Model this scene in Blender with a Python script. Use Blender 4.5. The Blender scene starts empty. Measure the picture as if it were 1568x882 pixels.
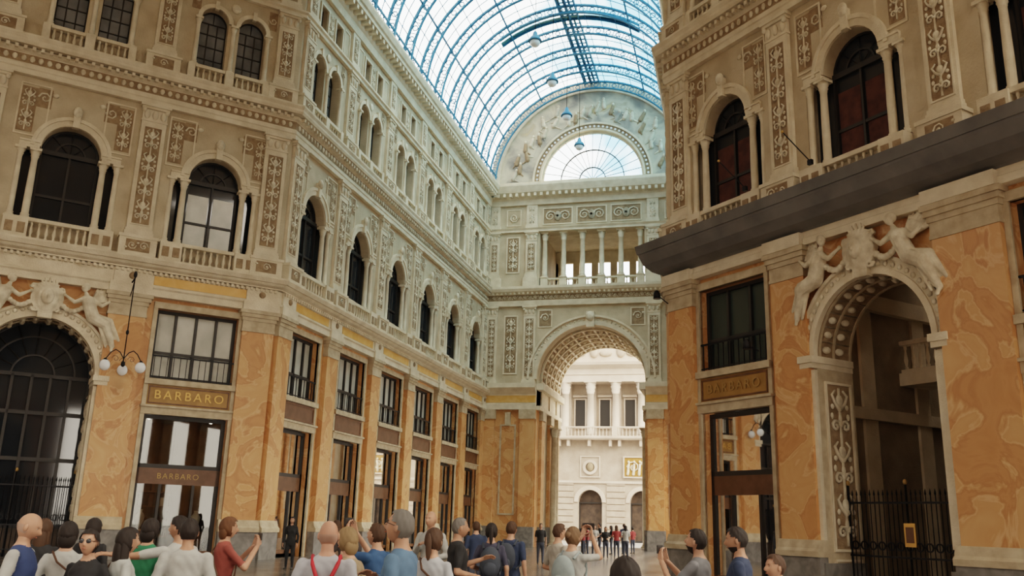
import bpy, math, random
import numpy as np
from mathutils import Vector, Matrix
random.seed(7)
pi=math.pi
ZOOM=None
# ------------------------------------------------------------------ materials
MATS={}
def mk(name,c1,c2=None,scale=2.0,rough=.7,bump=0.0,bscale=20,metal=0,detail=5,spec=.4,emit=None,estr=0,dist=0.0,lo=.35,hi=.65,stops=()):
    m=bpy.data.materials.new(name); m.use_nodes=True
    nt=m.node_tree; b=nt.nodes['Principled BSDF']
    b.inputs['Roughness'].default_value=rough; b.inputs['Metallic'].default_value=metal
    b.inputs['Specular IOR Level'].default_value=spec
    c1=tuple(c1)+(1,)
    tc=nt.nodes.new('ShaderNodeTexCoord')
    if c2 is not None:
        n=nt.nodes.new('ShaderNodeTexNoise'); n.inputs['Scale'].default_value=scale; n.inputs['Detail'].default_value=detail
        n.inputs['Distortion'].default_value=dist
        nt.links.new(tc.outputs['Object'],n.inputs['Vector'])
        r=nt.nodes.new('ShaderNodeValToRGB'); r.color_ramp.elements[0].position=lo; r.color_ramp.elements[1].position=hi
        r.color_ramp.elements[0].color=c1; r.color_ramp.elements[1].color=tuple(c2)+(1,)
        for p,c in stops:
            e=r.color_ramp.elements.new(p); e.color=tuple(c)+(1,)
        nt.links.new(n.outputs['Fac'],r.inputs['Fac']); nt.links.new(r.outputs['Color'],b.inputs['Base Color'])
    else: b.inputs['Base Color'].default_value=c1
    if bump>0:
        n2=nt.nodes.new('ShaderNodeTexNoise'); n2.inputs['Scale'].default_value=bscale; n2.inputs['Detail'].default_value=3
        nt.links.new(tc.outputs['Object'],n2.inputs['Vector'])
        bp=nt.nodes.new('ShaderNodeBump'); bp.inputs['Strength'].default_value=bump; bp.inputs['Distance'].default_value=.05
        nt.links.new(n2.outputs['Fac'],bp.inputs['Height']); nt.links.new(bp.outputs['Normal'],b.inputs['Normal'])
    if emit is not None:
        b.inputs['Emission Color'].default_value=tuple(emit)+(1,); b.inputs['Emission Strength'].default_value=estr
    MATS[name]=m; return m
mk('stucco',(.45,.365,.25),(.57,.48,.345),1.1,.8,.3,14)
mk('stucco_light',(.62,.53,.39),(.75,.66,.51),1.8,.8,.3,18)
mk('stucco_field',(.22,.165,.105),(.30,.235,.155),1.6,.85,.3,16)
mk('relief',(.54,.455,.33),(.78,.70,.55),3,.8,.3,30)
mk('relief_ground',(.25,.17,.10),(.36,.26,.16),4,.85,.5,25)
mk('marble_orange',(.50,.235,.09),(.66,.40,.195),.6,.36,0,10,dist=1.9,detail=9,lo=.30,hi=.74,stops=((.42,(.56,.28,.115)),(.47,(.48,.22,.085)),(.50,(.60,.33,.145)),(.515,(.67,.41,.22)),(.54,(.59,.32,.135))))
mk('marble_yellow',(.66,.36,.09),(.74,.46,.17),1.6,.4,0,dist=1.0)
mk('plinth_grey',(.15,.14,.13),(.26,.245,.225),2.5,.45,0,dist=.8)
mk('plinth_cap',(.42,.33,.22),(.56,.47,.33),3,.6)
mk('glass_dark',(.022,.026,.032),None,rough=.06,spec=.6)
mk('glass_grey',(.10,.11,.12),(.22,.235,.25),.7,.15,spec=.7)  # lighter grey paints sky reflections into the upper window panes
mk('glass_green',(.045,.062,.055),None,rough=.12,spec=.6)
mk('frame_dark',(.03,.027,.025),None,rough=.45)
mk('pane_pale',(.40,.40,.35),(.60,.59,.53),.8,.25,spec=.6)
mk('curtain',(.45,.38,.30),(.62,.56,.46),3,.9)
mk('curtain_red',(.07,.03,.025),(.12,.05,.04),3,.9)
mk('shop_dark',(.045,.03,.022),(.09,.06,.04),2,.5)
mk('shop_wood',(.12,.055,.028),(.19,.09,.04),4,.4)
mk('sign_ochre',(.30,.165,.045),(.38,.215,.065),3,.4)
mk('sign_brown',(.12,.06,.03),(.16,.08,.045),3,.4)
mk('gold',(.62,.38,.12),None,rough=.35,metal=.5)
mk('gold_dull',(.40,.25,.09),None,rough=.5,metal=.2)
mk('iron_teal',(.025,.15,.28),(.04,.20,.35),2,.5)
mk('walk_teal',(.08,.30,.38),(.13,.40,.46),1,.5)
mk('iron_black',(.012,.012,.014),None,rough=.4,metal=.5)
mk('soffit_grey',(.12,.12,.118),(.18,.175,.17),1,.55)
mk('street_white',(.48,.40,.325),(.57,.49,.405),.6,.85,.2,6)
mk('street_rust',(.37,.30,.235),(.45,.375,.30),1.0,.85,.3,6)
mk('asphalt',(.25,.23,.21),(.31,.29,.27),3,.8)
mk('lamp_white',(.9,.92,.95),None,rough=.2)
mk('eye_white',(.5,.47,.44),None,rough=.3)
mk('lamp_warm',(1,.7,.4),None,emit=(1,.62,.3),estr=9)
mk('lamp_cool',(1,.95,.9),None,emit=(1,.95,.85),estr=7)
mk('red_strap',(.45,.02,.03),None,rough=.6)
mk('fresco',(.17,.165,.16),(.66,.50,.22),.55,.8,detail=7,dist=.6,lo=.28,hi=.74,stops=((.40,(.34,.31,.26)),(.48,(.50,.45,.35)),(.57,(.60,.54,.41)),(.64,(.46,.39,.28))))
def vault_glass():
    for nm,ca,cb in (('vault_glass',(.46,.66,.76),(.95,.955,.94)),('dome_glass',(.42,.42,.41),(.56,.56,.54))):
        m=bpy.data.materials.new(nm); m.use_nodes=True; nt=m.node_tree
        nt.nodes.clear(); o=nt.nodes.new('ShaderNodeOutputMaterial')
        t=nt.nodes.new('ShaderNodeBsdfTransparent')
        tc=nt.nodes.new('ShaderNodeTexCoord'); n=nt.nodes.new('ShaderNodeTexNoise'); n.inputs['Scale'].default_value=.35
        nt.links.new(tc.outputs['Object'],n.inputs['Vector'])
        r=nt.nodes.new('ShaderNodeValToRGB'); r.color_ramp.elements[0].color=ca+(1,); r.color_ramp.elements[1].color=cb+(1,)
        r.color_ramp.elements[0].position=.35; r.color_ramp.elements[1].position=.65
        if nm=='vault_glass':
            sx=nt.nodes.new('ShaderNodeSeparateXYZ'); nt.links.new(tc.outputs['Object'],sx.inputs[0])
            ma=nt.nodes.new('ShaderNodeMath'); ma.operation='MULTIPLY_ADD'; ma.inputs[1].default_value=-.045; ma.inputs[2].default_value=-.46  # sky gradient painted into the tint: bright white at left, blue at right
            nt.links.new(sx.outputs['X'],ma.inputs[0])
            ad=nt.nodes.new('ShaderNodeMath'); ad.operation='ADD'; nt.links.new(ma.outputs[0],ad.inputs[0]); nt.links.new(n.outputs['Fac'],ad.inputs[1]); nt.links.new(ad.outputs[0],r.inputs['Fac'])
        else: nt.links.new(n.outputs['Fac'],r.inputs['Fac'])
        nt.links.new(r.outputs['Color'],t.inputs['Color'])
        g=nt.nodes.new('ShaderNodeBsdfGlossy'); g.inputs['Roughness'].default_value=.2
        mx=nt.nodes.new('ShaderNodeMixShader'); mx.inputs[0].default_value=.05
        nt.links.new(t.outputs[0],mx.inputs[1]); nt.links.new(g.outputs[0],mx.inputs[2]); nt.links.new(mx.outputs[0],o.inputs[0])
        MATS[nm]=m
    m2=bpy.data.materials.new('shop_glass'); m2.use_nodes=True; nt=m2.node_tree
    nt.nodes.clear(); o=nt.nodes.new('ShaderNodeOutputMaterial'); t=nt.nodes.new('ShaderNodeBsdfTransparent'); t.inputs['Color'].default_value=(.75,.75,.72,1)
    g=nt.nodes.new('ShaderNodeBsdfGlossy'); g.inputs['Roughness'].default_value=.02
    f=nt.nodes.new('ShaderNodeFresnel'); f.inputs['IOR'].default_value=1.5
    mx=nt.nodes.new('ShaderNodeMixShader'); nt.links.new(f.outputs[0],mx.inputs[0])
    nt.links.new(t.outputs[0],mx.inputs[1]); nt.links.new(g.outputs[0],mx.inputs[2]); nt.links.new(mx.outputs[0],o.inputs[0])
    MATS['shop_glass']=m2
vault_glass()
def floor_mat():
    m=bpy.data.materials.new('floor_marble'); m.use_nodes=True; nt=m.node_tree; b=nt.nodes['Principled BSDF']; b.inputs['Roughness'].default_value=.22
    tc=nt.nodes.new('ShaderNodeTexCoord'); mp=nt.nodes.new('ShaderNodeMapping'); mp.inputs['Rotation'].default_value=(0,0,pi/4)
    nt.links.new(tc.outputs['Object'],mp.inputs['Vector'])
    ch=nt.nodes.new('ShaderNodeTexChecker'); ch.inputs['Scale'].default_value=1.0
    ch.inputs['Color1'].default_value=(.26,.22,.18,1); ch.inputs['Color2'].default_value=(.12,.10,.085,1)
    nt.links.new(mp.outputs[0],ch.inputs['Vector'])
    n=nt.nodes.new('ShaderNodeTexNoise'); n.inputs['Scale'].default_value=3; n.inputs['Detail'].default_value=6
    nt.links.new(tc.outputs['Object'],n.inputs['Vector'])
    mx=nt.nodes.new('ShaderNodeMix'); mx.data_type='RGBA'; mx.blend_type='MULTIPLY'; mx.inputs[0].default_value=.5
    nt.links.new(ch.outputs['Color'],mx.inputs[6]); nt.links.new(n.outputs['Color'],mx.inputs[7]); nt.links.new(mx.outputs[2],b.inputs['Base Color'])
    MATS['floor_marble']=m
floor_mat()
def col(c,rough=.8):
    k='cloth_%d_%d_%d'%tuple(int(x*1000) for x in c)
    if k not in MATS: mk(k,c,tuple(x*.82 for x in c),9,rough)
    return k
# ------------------------------------------------------------------ mesh builder
class MB:
    def __init__(s,frame=((0,0),(1,0),(0,1))):
        s.v=[];s.f=[];s.m=[];s.sm=[]; s.setf(frame)
    def setf(s,fr): s.O,s.e,s.n=fr
    def P(s,a,d,z):
        return (s.O[0]+a*s.e[0]+d*s.n[0], s.O[1]+a*s.e[1]+d*s.n[1], z)
    def sub(s,a,d,e2,n2):
        o=s.P(a,d,0); E=(e2[0]*s.e[0]+e2[1]*s.n[0], e2[0]*s.e[1]+e2[1]*s.n[1]); N=(n2[0]*s.e[0]+n2[1]*s.n[0], n2[0]*s.e[1]+n2[1]*s.n[1])
        return ((o[0],o[1]),E,N)
    def face(s,idx,mat,sm=False): s.f.append(idx); s.m.append(mat); s.sm.append(sm)
    def box(s,a0,a1,d0,d1,z0,z1,mat,k0=0,k1=0):
        b=len(s.v)
        for z in (z0,z1):
            s.v+= [s.P(a0-k0*d0,d0,z),s.P(a1+k1*d0,d0,z),s.P(a1+k1*d1,d1,z),s.P(a0-k0*d1,d1,z)]
        for q in ((0,1,2,3),(4,5,6,7),(0,1,5,4),(1,2,6,5),(2,3,7,6),(3,0,4,7)): s.face([b+i for i in q],mat)
    def prism(s,prof,a0,a1,mat,k0=0,k1=0):
        b=len(s.v); n=len(prof)
        for d,z in prof: s.v.append(s.P(a0-k0*d,d,z))
        for d,z in prof: s.v.append(s.P(a1+k1*d,d,z))
        for i in range(n):
            j=(i+1)%n; s.face([b+i,b+j,b+n+j,b+n+i],mat)
        s.face([b+i for i in range(n)],mat); s.face([b+n+i for i in range(n)],mat)
    def lathe(s,a,d,prof,mat,n=10):
        b=len(s.v)
        for r,z in prof:
            for i in range(n):
                t=2*pi*i/n; s.v.append(s.P(a+r*math.cos(t),d+r*math.sin(t),z))
        for k in range(len(prof)-1):
            for i in range(n):
                j=(i+1)%n; s.face([b+k*n+i,b+k*n+j,b+(k+1)*n+j,b+(k+1)*n+i],mat,True)
        s.face([b+i for i in range(n)],mat); s.face([b+(len(prof)-1)*n+i for i in range(n)],mat)
    def ring(s,c,zs,r0,r1,d0,d1,mat,a0=0,a1=pi,n=18):
        b=len(s.v)
        for i in range(n+1):
            t=a0+(a1-a0)*i/n; ct,st=math.cos(t),math.sin(t)
            for r,d in ((r0,d0),(r0,d1),(r1,d1),(r1,d0)): s.v.append(s.P(c+r*ct,d,zs+r*st))
        for i in range(n):
            o=b+4*i
            for q in range(4): s.face([o+q,o+(q+1)%4,o+4+(q+1)%4,o+4+q],mat,False)
        s.face([b,b+1,b+2,b+3],mat); s.face([b+4*n+i for i in range(4)],mat)
    def archfill(s,c,zs,r,zt,d0,d1,mat,imat=None,n=18):
        b=len(s.v)
        for i in range(n+1):
            t=pi*i/n; x=c+r*math.cos(t); z=zs+r*math.sin(t)
            s.v+=[s.P(x,d1,z),s.P(x,d1,zt),s.P(x,d0,z),s.P(x,d0,zt)]
        for i in range(n):
            o=b+4*i
            s.face([o,o+1,o+5,o+4],mat); s.face([o,o+2,o+6,o+4],imat or mat,False); s.face([o+2,o+3,o+7,o+6],mat)
    def tube(s,pts,r,mat,n=5,r1=None):
        P=[Vector(p) for p in pts]; b=len(s.v); N=len(P)
        for i,p in enumerate(P):
            t=(P[min(i+1,N-1)]-P[max(i-1,0)]); t.normalize()
            u=t.orthogonal() if i==0 else (u-t*u.dot(t)); u.normalize(); w=t.cross(u)
            rr=r if r1 is None else r+(r1-r)*i/(N-1)
            for k in range(n):
                a=2*pi*k/n; q=p+(u*math.cos(a)+w*math.sin(a))*rr; s.v.append(s.P(*q))
        for i in range(N-1):
            for k in range(n):
                j=(k+1)%n; s.face([b+i*n+k,b+i*n+j,b+(i+1)*n+j,b+(i+1)*n+k],mat,True)
        s.face([b+k for k in range(n)],mat); s.face([b+(N-1)*n+k for k in range(n)],mat)
    def ell(s,c,r,mat,nu=10,nv=7,rot=None,sm=True):
        b=len(s.v)
        for j in range(nv+1):
            th=pi*j/nv
            for i in range(nu):
                ph=2*pi*i/nu
                q=Vector((r[0]*math.sin(th)*math.cos(ph),r[1]*math.sin(th)*math.sin(ph),r[2]*math.cos(th)))
                if rot is not None: q=rot@q
                s.v.append(s.P(c[0]+q[0],c[1]+q[1],c[2]+q[2]))
        for j in range(nv):
            for i in range(nu):
                k=(i+1)%nu; s.face([b+j*nu+i,b+j*nu+k,b+(j+1)*nu+k,b+(j+1)*nu+i],mat,sm)
    def caps(s,p0,p1,r0,r1,mat,n=12):
        p0=Vector(p0);p1=Vector(p1); t=p1-p0; L=max(t.length,1e-5); t=t/L; u=t.orthogonal().normalized(); w=t.cross(u)
        rings=[]
        for k in range(4): a=-pi/2+ (pi/2)*k/4+.02; rings.append((p0+t*(r0*math.sin(a)),r0*math.cos(a)))
        rings.append((p0,r0)); rings.append((p1,r1))
        for k in range(1,5): a=(pi/2)*k/4-.02; rings.append((p1+t*(r1*math.sin(a)),r1*math.cos(a)))
        b=len(s.v)
        for c,r in rings:
            for i in range(n):
                a=2*pi*i/n; q=c+(u*math.cos(a)+w*math.sin(a))*r; s.v.append(s.P(*q))
        for k in range(len(rings)-1):
            for i in range(n):
                j=(i+1)%n; s.face([b+k*n+i,b+k*n+j,b+(k+1)*n+j,b+(k+1)*n+i],mat,True)
        s.face([b+i for i in range(n)][::-1],mat); s.face([b+(len(rings)-1)*n+i for i in range(n)],mat)
    def loft(s,rings,mat,n=18):
        b=len(s.v)
        for z,rx,ry,cy in rings:
            for i in range(n):
                a=2*pi*i/n; s.v.append(s.P(rx*math.cos(a),cy+ry*math.sin(a),z))
        for k in range(len(rings)-1):
            for i in range(n):
                j=(i+1)%n; s.face([b+k*n+i,b+k*n+j,b+(k+1)*n+j,b+(k+1)*n+i],mat,True)
        s.face([b+i for i in range(n)][::-1],mat); s.face([b+(len(rings)-1)*n+i for i in range(n)],mat)
    def obj(s,name,parent=None,link=True):
        me=bpy.data.meshes.new(name); me.from_pydata(s.v,[],s.f)
        names=[]; idx={}
        for m in s.m:
            if m not in idx: idx[m]=len(names); names.append(m)
        for m in names: me.materials.append(MATS[m])
        me.polygons.foreach_set('material_index',[idx[m] for m in s.m])
        me.polygons.foreach_set('use_smooth',s.sm)
        me.update()
        o=bpy.data.objects.new(name,me)
        if link: bpy.context.scene.collection.objects.link(o)
        if parent is not None: o.parent=parent
        return o
BAL=[(.055,0),(.055,.07),(.03,.1),(.068,.27),(.035,.5),(.03,.56),(.05,.6),(.05,.7)]
def balustrade(m,a0,a1,d,z0,h,mat,step=.27,n=7):
    m.box(a0,a1,d-.1,d+.1,z0,z0+.1,mat); m.box(a0,a1,d-.13,d+.13,z0+h-.14,z0+h,mat)
    hh=h-.24; N=max(1,int(round((a1-a0)/step)))
    for i in range(N):
        a=a0+(i+.5)*(a1-a0)/N
        m.lathe(a,d,[(r,z0+.1+z/.7*hh) for r,z in BAL],mat,n)
def column(m,a,d,z0,z1,r,mat,n=12,capm=None):
    c=3.2*r
    m.box(a-1.5*r,a+1.5*r,d-1.5*r,d+1.5*r,z0,z0+.08,mat)
    m.lathe(a,d,[(1.4*r,z0+.08),(1.45*r,z0+.13),(1.1*r,z0+.18),(1.25*r,z0+.23),(r,z0+.28),(r*1.0,z0+(z1-z0)*.4),(.86*r,z1-c),(1.0*r,z1-c+.03),(.9*r,z1-c+.05),
      (1.2*r,z1-c*.7),(1.05*r,z1-c*.62),(1.4*r,z1-c*.38),(1.15*r,z1-c*.32),(1.6*r,z1-.1)],mat,n)
    m.box(a-1.6*r,a+1.6*r,d-1.6*r,d+1.6*r,z1-.1,z1,mat)
def rframe(m,a0,a1,z0,z1,d0,d1,w,mat):
    m.box(a0,a1,d0,d1,z0,z0+w,mat); m.box(a0,a1,d0,d1,z1-w,z1,mat)
    m.box(a0,a0+w,d0,d1,z0+w,z1-w,mat); m.box(a1-w,a1,d0,d1,z0+w,z1-w,mat)
def spiral(m,c,z,d,R,turn,sgn,a0,mat,r=.02,n=11,tn=4):
    pts=[]
    for i in range(n):
        t=i/(n-1); a=a0+sgn*t*turn*2*pi; q=R*(1-.82*t); pts.append((c+q*math.cos(a),d,z+q*math.sin(a)))
    m.tube(pts,r,mat,tn,r*.6)
def relief_v(m,a0,a1,z0,z1,d,mat='relief',hi=True):
    w=a1-a0; c=(a0+a1)/2; p=w*(.8 if hi else 1.2); N=max(1,int((z1-z0)/p)); p=(z1-z0)/N; r=w*.075
    m.box(c-r*.6,c+r*.6,d-.01,d+.02,z0,z1,mat)
    for i in range(N):
        z=z0+(i+.5)*p
        if i%2==0:
            for sg in (-1,1):
                spiral(m,c+sg*w*.24,z,d+.01,w*.22,1.3,-sg,pi/2+sg*pi/2,mat,r,10 if hi else 7)
                m.ell((c+sg*w*.40,d+.01,z+p*.38),(w*.09,.03,w*.12),mat,5,4)
            m.ell((c,d+.01,z+p*.3),(w*.11,.035,w*.17),mat,6,4)
        else:
            m.ell((c,d+.01,z),(w*.19,.05,w*.22),mat,7,5)
            for sg in (-1,1):
                m.tube([(c,d,z-p*.35),(c+sg*w*.25,d+.02,z-p*.1),(c+sg*w*.38,d+.02,z+p*.2),(c+sg*w*.2,d+.01,z+p*.4)],r*1.1,mat,4,r*.5)
                m.ell((c+sg*w*.36,d+.01,z-p*.25),(w*.1,.03,w*.1),mat,6,4)
def relief_h(m,a0,a1,z0,z1,d,mat='relief'):
    h=z1-z0; c=(z0+z1)/2; p=h*1.0; N=max(1,int((a1-a0)/p)); p=(a1-a0)/N; r=h*.065
    for i in range(N):
        a=a0+(i+.5)*p; sg=1 if i%2 else -1
        spiral(m,a,c,d+.01,h*.4,1.4,sg,pi if sg>0 else pi,mat,r,11)
        m.ell((a,d+.01,c),(h*.1,.03,h*.1),mat,6,4)
        m.ell((a+p*.5,d+.01,c-sg*h*.25),(h*.14,.03,h*.1),mat,6,4)
def pilaster(m,c,w,z0,z1,mat,d0=0,d1=.15,relief=True,hi=True,cap=True):
    m.box(c-w/2,c+w/2,d0,d1,z0,z1,mat)
    m.box(c-w/2-.07,c+w/2+.07,d0,d1+.07,z0,z0+.22,mat); m.box(c-w/2-.04,c+w/2+.04,d0,d1+.04,z0+.22,z0+.34,mat)
    if cap:
        m.box(c-w/2-.03,c+w/2+.03,d0,d1+.03,z1-.75,z1-.68,mat)
        m.box(c-w/2-.06,c+w/2+.06,d0,d1+.08,z1-.22,z1-.12,mat); m.box(c-w/2-.12,c+w/2+.12,d0,d1+.14,z1-.12,z1,mat)
        for i in range(3 if hi else 2):
            x=c-w/2+(i+.5)*w/(3 if hi else 2); m.ell((x,d1+.02,z1-.45),(w*.13,.07,.2),mat,6,5)
        for sg in (-1,1): m.ell((c+sg*w*.47,d1+.05,z1-.28),(.1,.08,.1),mat,7,5)
    if relief:
        rframe(m,c-w/2+.1,c+w/2-.1,z0+.5,z1-.95,d1,d1+.03,.05,mat)
        m.box(c-w/2+.15,c+w/2-.15,d1,d1+.006,z0+.55,z1-1.0,'relief_ground')
        relief_v(m,c-w/2+.18,c+w/2-.18,z0+.6,z1-1.05,d1+.015,'relief',hi)
# ------------------------------------------------------------------ facade bays
ZP,ZE1,ZT1,ZB,ZE2,ZT2,ZB4,ZE3,ZC,ZT=1.4,9.9,11.35,12.2,17.9,19.4,20.2,24.0,26.2,27.7
def shop(name,fr,c,sign='sign_ochre',text=None,pane='pane_pale',lights=True,mull=(1,2,3),low=True):
    m=MB(fr); H=1.58
    for sg in (-1,1):
        a=c+sg*H; m.box(min(a,a+sg*.16),max(a,a+sg*.16),-.1,.08,0,9.6,'plinth_cap')
    m.box(c-H-.16,c+H+.16,-.1,.12,5.35,5.62,'plinth_cap'); m.box(c-H-.2,c+H+.2,-.1,.2,5.62,5.7,'plinth_cap')
    m.box(c-H,c+H,-.4,.05,5.7,6.5,sign); rframe(m,c-H+.05,c+H-.05,5.76,6.44,.05,.08,.05,'shop_wood')
    m.box(c-H-.16,c+H+.16,-.1,.18,6.5,6.72,'plinth_cap')
    m.box(c-H-.16,c+H+.16,-.1,.1,9.5,9.75,'plinth_cap')
    m.box(c-H,c+H,-.45,-.4,6.72,9.5,pane)
    rframe(m,c-H,c+H,6.72,9.5,-.42,-.3,.12,'frame_dark')
    n=mull[-1]+1
    for i in mull: x=c-H+i*2*H/n; m.box(x-.05,x+.05,-.42,-.3,6.8,9.45,'frame_dark')
    m.box(c-H,c+H,-.42,-.3,7.75,7.85,'frame_dark')
    m.box(c-H,c+H,-.02,.02,7.6,7.66,'iron_black'); m.box(c-H,c+H,-.02,.02,6.8,6.84,'iron_black')
    for i in range(13): x=c-H+(i+.5)*2*H/13; m.box(x-.012,x+.012,-.015,.015,6.72,7.62,'iron_black')
    rframe(m,c-H,c+H,0,5.35,-.42,-.3,.14,'frame_dark')
    m.box(c-H,c+H,-.42,-.3,3.35,3.5,'frame_dark'); m.box(c-H,c+H,-.44,-.3,2.75,3.35,'sign_brown')
    for x in (c-.62,c+.62): m.box(x-.05,x+.05,-.42,-.3,0,2.75,'frame_dark')
    m.box(c-H,c+H,-.42,-.3,0,.3,'shop_wood')
    m.box(c-H,c+H,-.38,-.37,.3,5.25,'shop_glass')
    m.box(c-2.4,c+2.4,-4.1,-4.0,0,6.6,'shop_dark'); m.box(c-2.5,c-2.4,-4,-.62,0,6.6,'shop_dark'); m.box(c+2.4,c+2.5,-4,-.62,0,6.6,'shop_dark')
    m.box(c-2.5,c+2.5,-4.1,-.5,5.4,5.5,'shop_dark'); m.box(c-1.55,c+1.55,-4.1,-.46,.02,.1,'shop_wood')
    rnd=random.Random(int(c*10))
    for k in range(4):
        z=.7+k*.6; m.box(c-2,c+2,-3.98,-3.6,z,z+.05,'shop_wood')
        for q in range(9):
            x=c-1.9+q*.43; w=.1+.14*rnd.random(); hh=.15+.3*rnd.random()
            m.box(x,x+w,-3.9,-3.65,z+.05,z+.05+hh,rnd.choice(['sign_ochre','curtain','shop_wood','plinth_grey','sign_brown']))
    m.box(c-1.3,c-.7,-1.4,-.8,.1,1.0,'shop_wood'); m.box(c+.8,c+1.35,-1.4,-.8,.1,1.0,'shop_wood')
    for x in (c-1.0,c+1.08):
        m.lathe(x,-1.1,[(.12,1.0),(.05,1.1),(.17,1.35),(.2,1.55),(.07,1.72),(.09,1.8)],'curtain',9)
    if lights:
        for x in (c-1.0,c,c+1.0):
            m.tube([(x,-2,5.4),(x,-2,3.0)],.01,'iron_black',4); m.ell((x,-2,2.9),(.09,.09,.11),'lamp_warm',8,6)
        for x in (c-1.2,c+1.2): m.ell((x,-1.2,5.3),(.07,.07,.05),'lamp_cool',8,5)
    o=m.obj(name)
    if text:
        for (sz,z,d,sp,gm) in (((.48,6.1,.085,1.35,'gold'),(.3,3.05,-.29,1.25,'gold_dull')) if low else ((.42,6.1,.085,1.35,'gold_dull'),)):
            cu=bpy.data.curves.new('lettering','FONT'); cu.body=text; cu.size=sz; cu.extrude=.012; cu.align_x='CENTER'; cu.align_y='CENTER'; cu.space_character=sp
            cu.materials.append(MATS[gm])
            t=bpy.data.objects.new('lettering',cu); bpy.context.scene.collection.objects.link(t); t.parent=o
            n=Vector((fr[2][0],fr[2][1],0)); up=Vector((0,0,1)); r=up.cross(n); p=m.P(c,d,z)
            M=Matrix(((r.x,up.x,n.x,p[0]),(r.y,up.y,n.y,p[1]),(r.z,up.z,n.z,p[2]),(0,0,0,1))); t.matrix_world=M
    return o
WR=1.05; WS=15.15; WH2=1.8
def windows3(w,c,hi=True,bright=0):
    g='glass_dark'
    w.box(c-WH2,c+WH2,-.56,-.5,ZB-.2,WS,g)
    w.ring(c,WS,0.001,WR,-.56,-.5,g,n=12)
    for x in (-WR,-.04,WR-.08): w.box(c+x,c+x+.08,-.5,-.4,ZB-.1,WS,'frame_dark')
    w.box(c-WR,c+WR,-.5,-.38,WS-.1,WS+.08,'frame_dark'); w.box(c-WR,c+WR,-.5,-.42,13.3,13.4,'frame_dark')
    w.ring(c,WS,.5,.56,-.5,-.43,'frame_dark',n=10); w.ring(c,WS,WR-.07,WR,-.5,-.43,'frame_dark',n=12)
    for k in range(1,4):
        a=pi*k/4; w.tube([(c,-.46,WS),(c+WR*math.cos(a),-.46,WS+WR*math.sin(a))],.022,'frame_dark',4)
    if bright:
        cm={1:'pane_pale',2:'curtain_red'}[bright]
        w.box(c-WR+.12,c-.1,-.499,-.47,ZB,14.6,cm); w.box(c+.1,c+WR-.12,-.499,-.47,ZB,14.6,cm)
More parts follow.
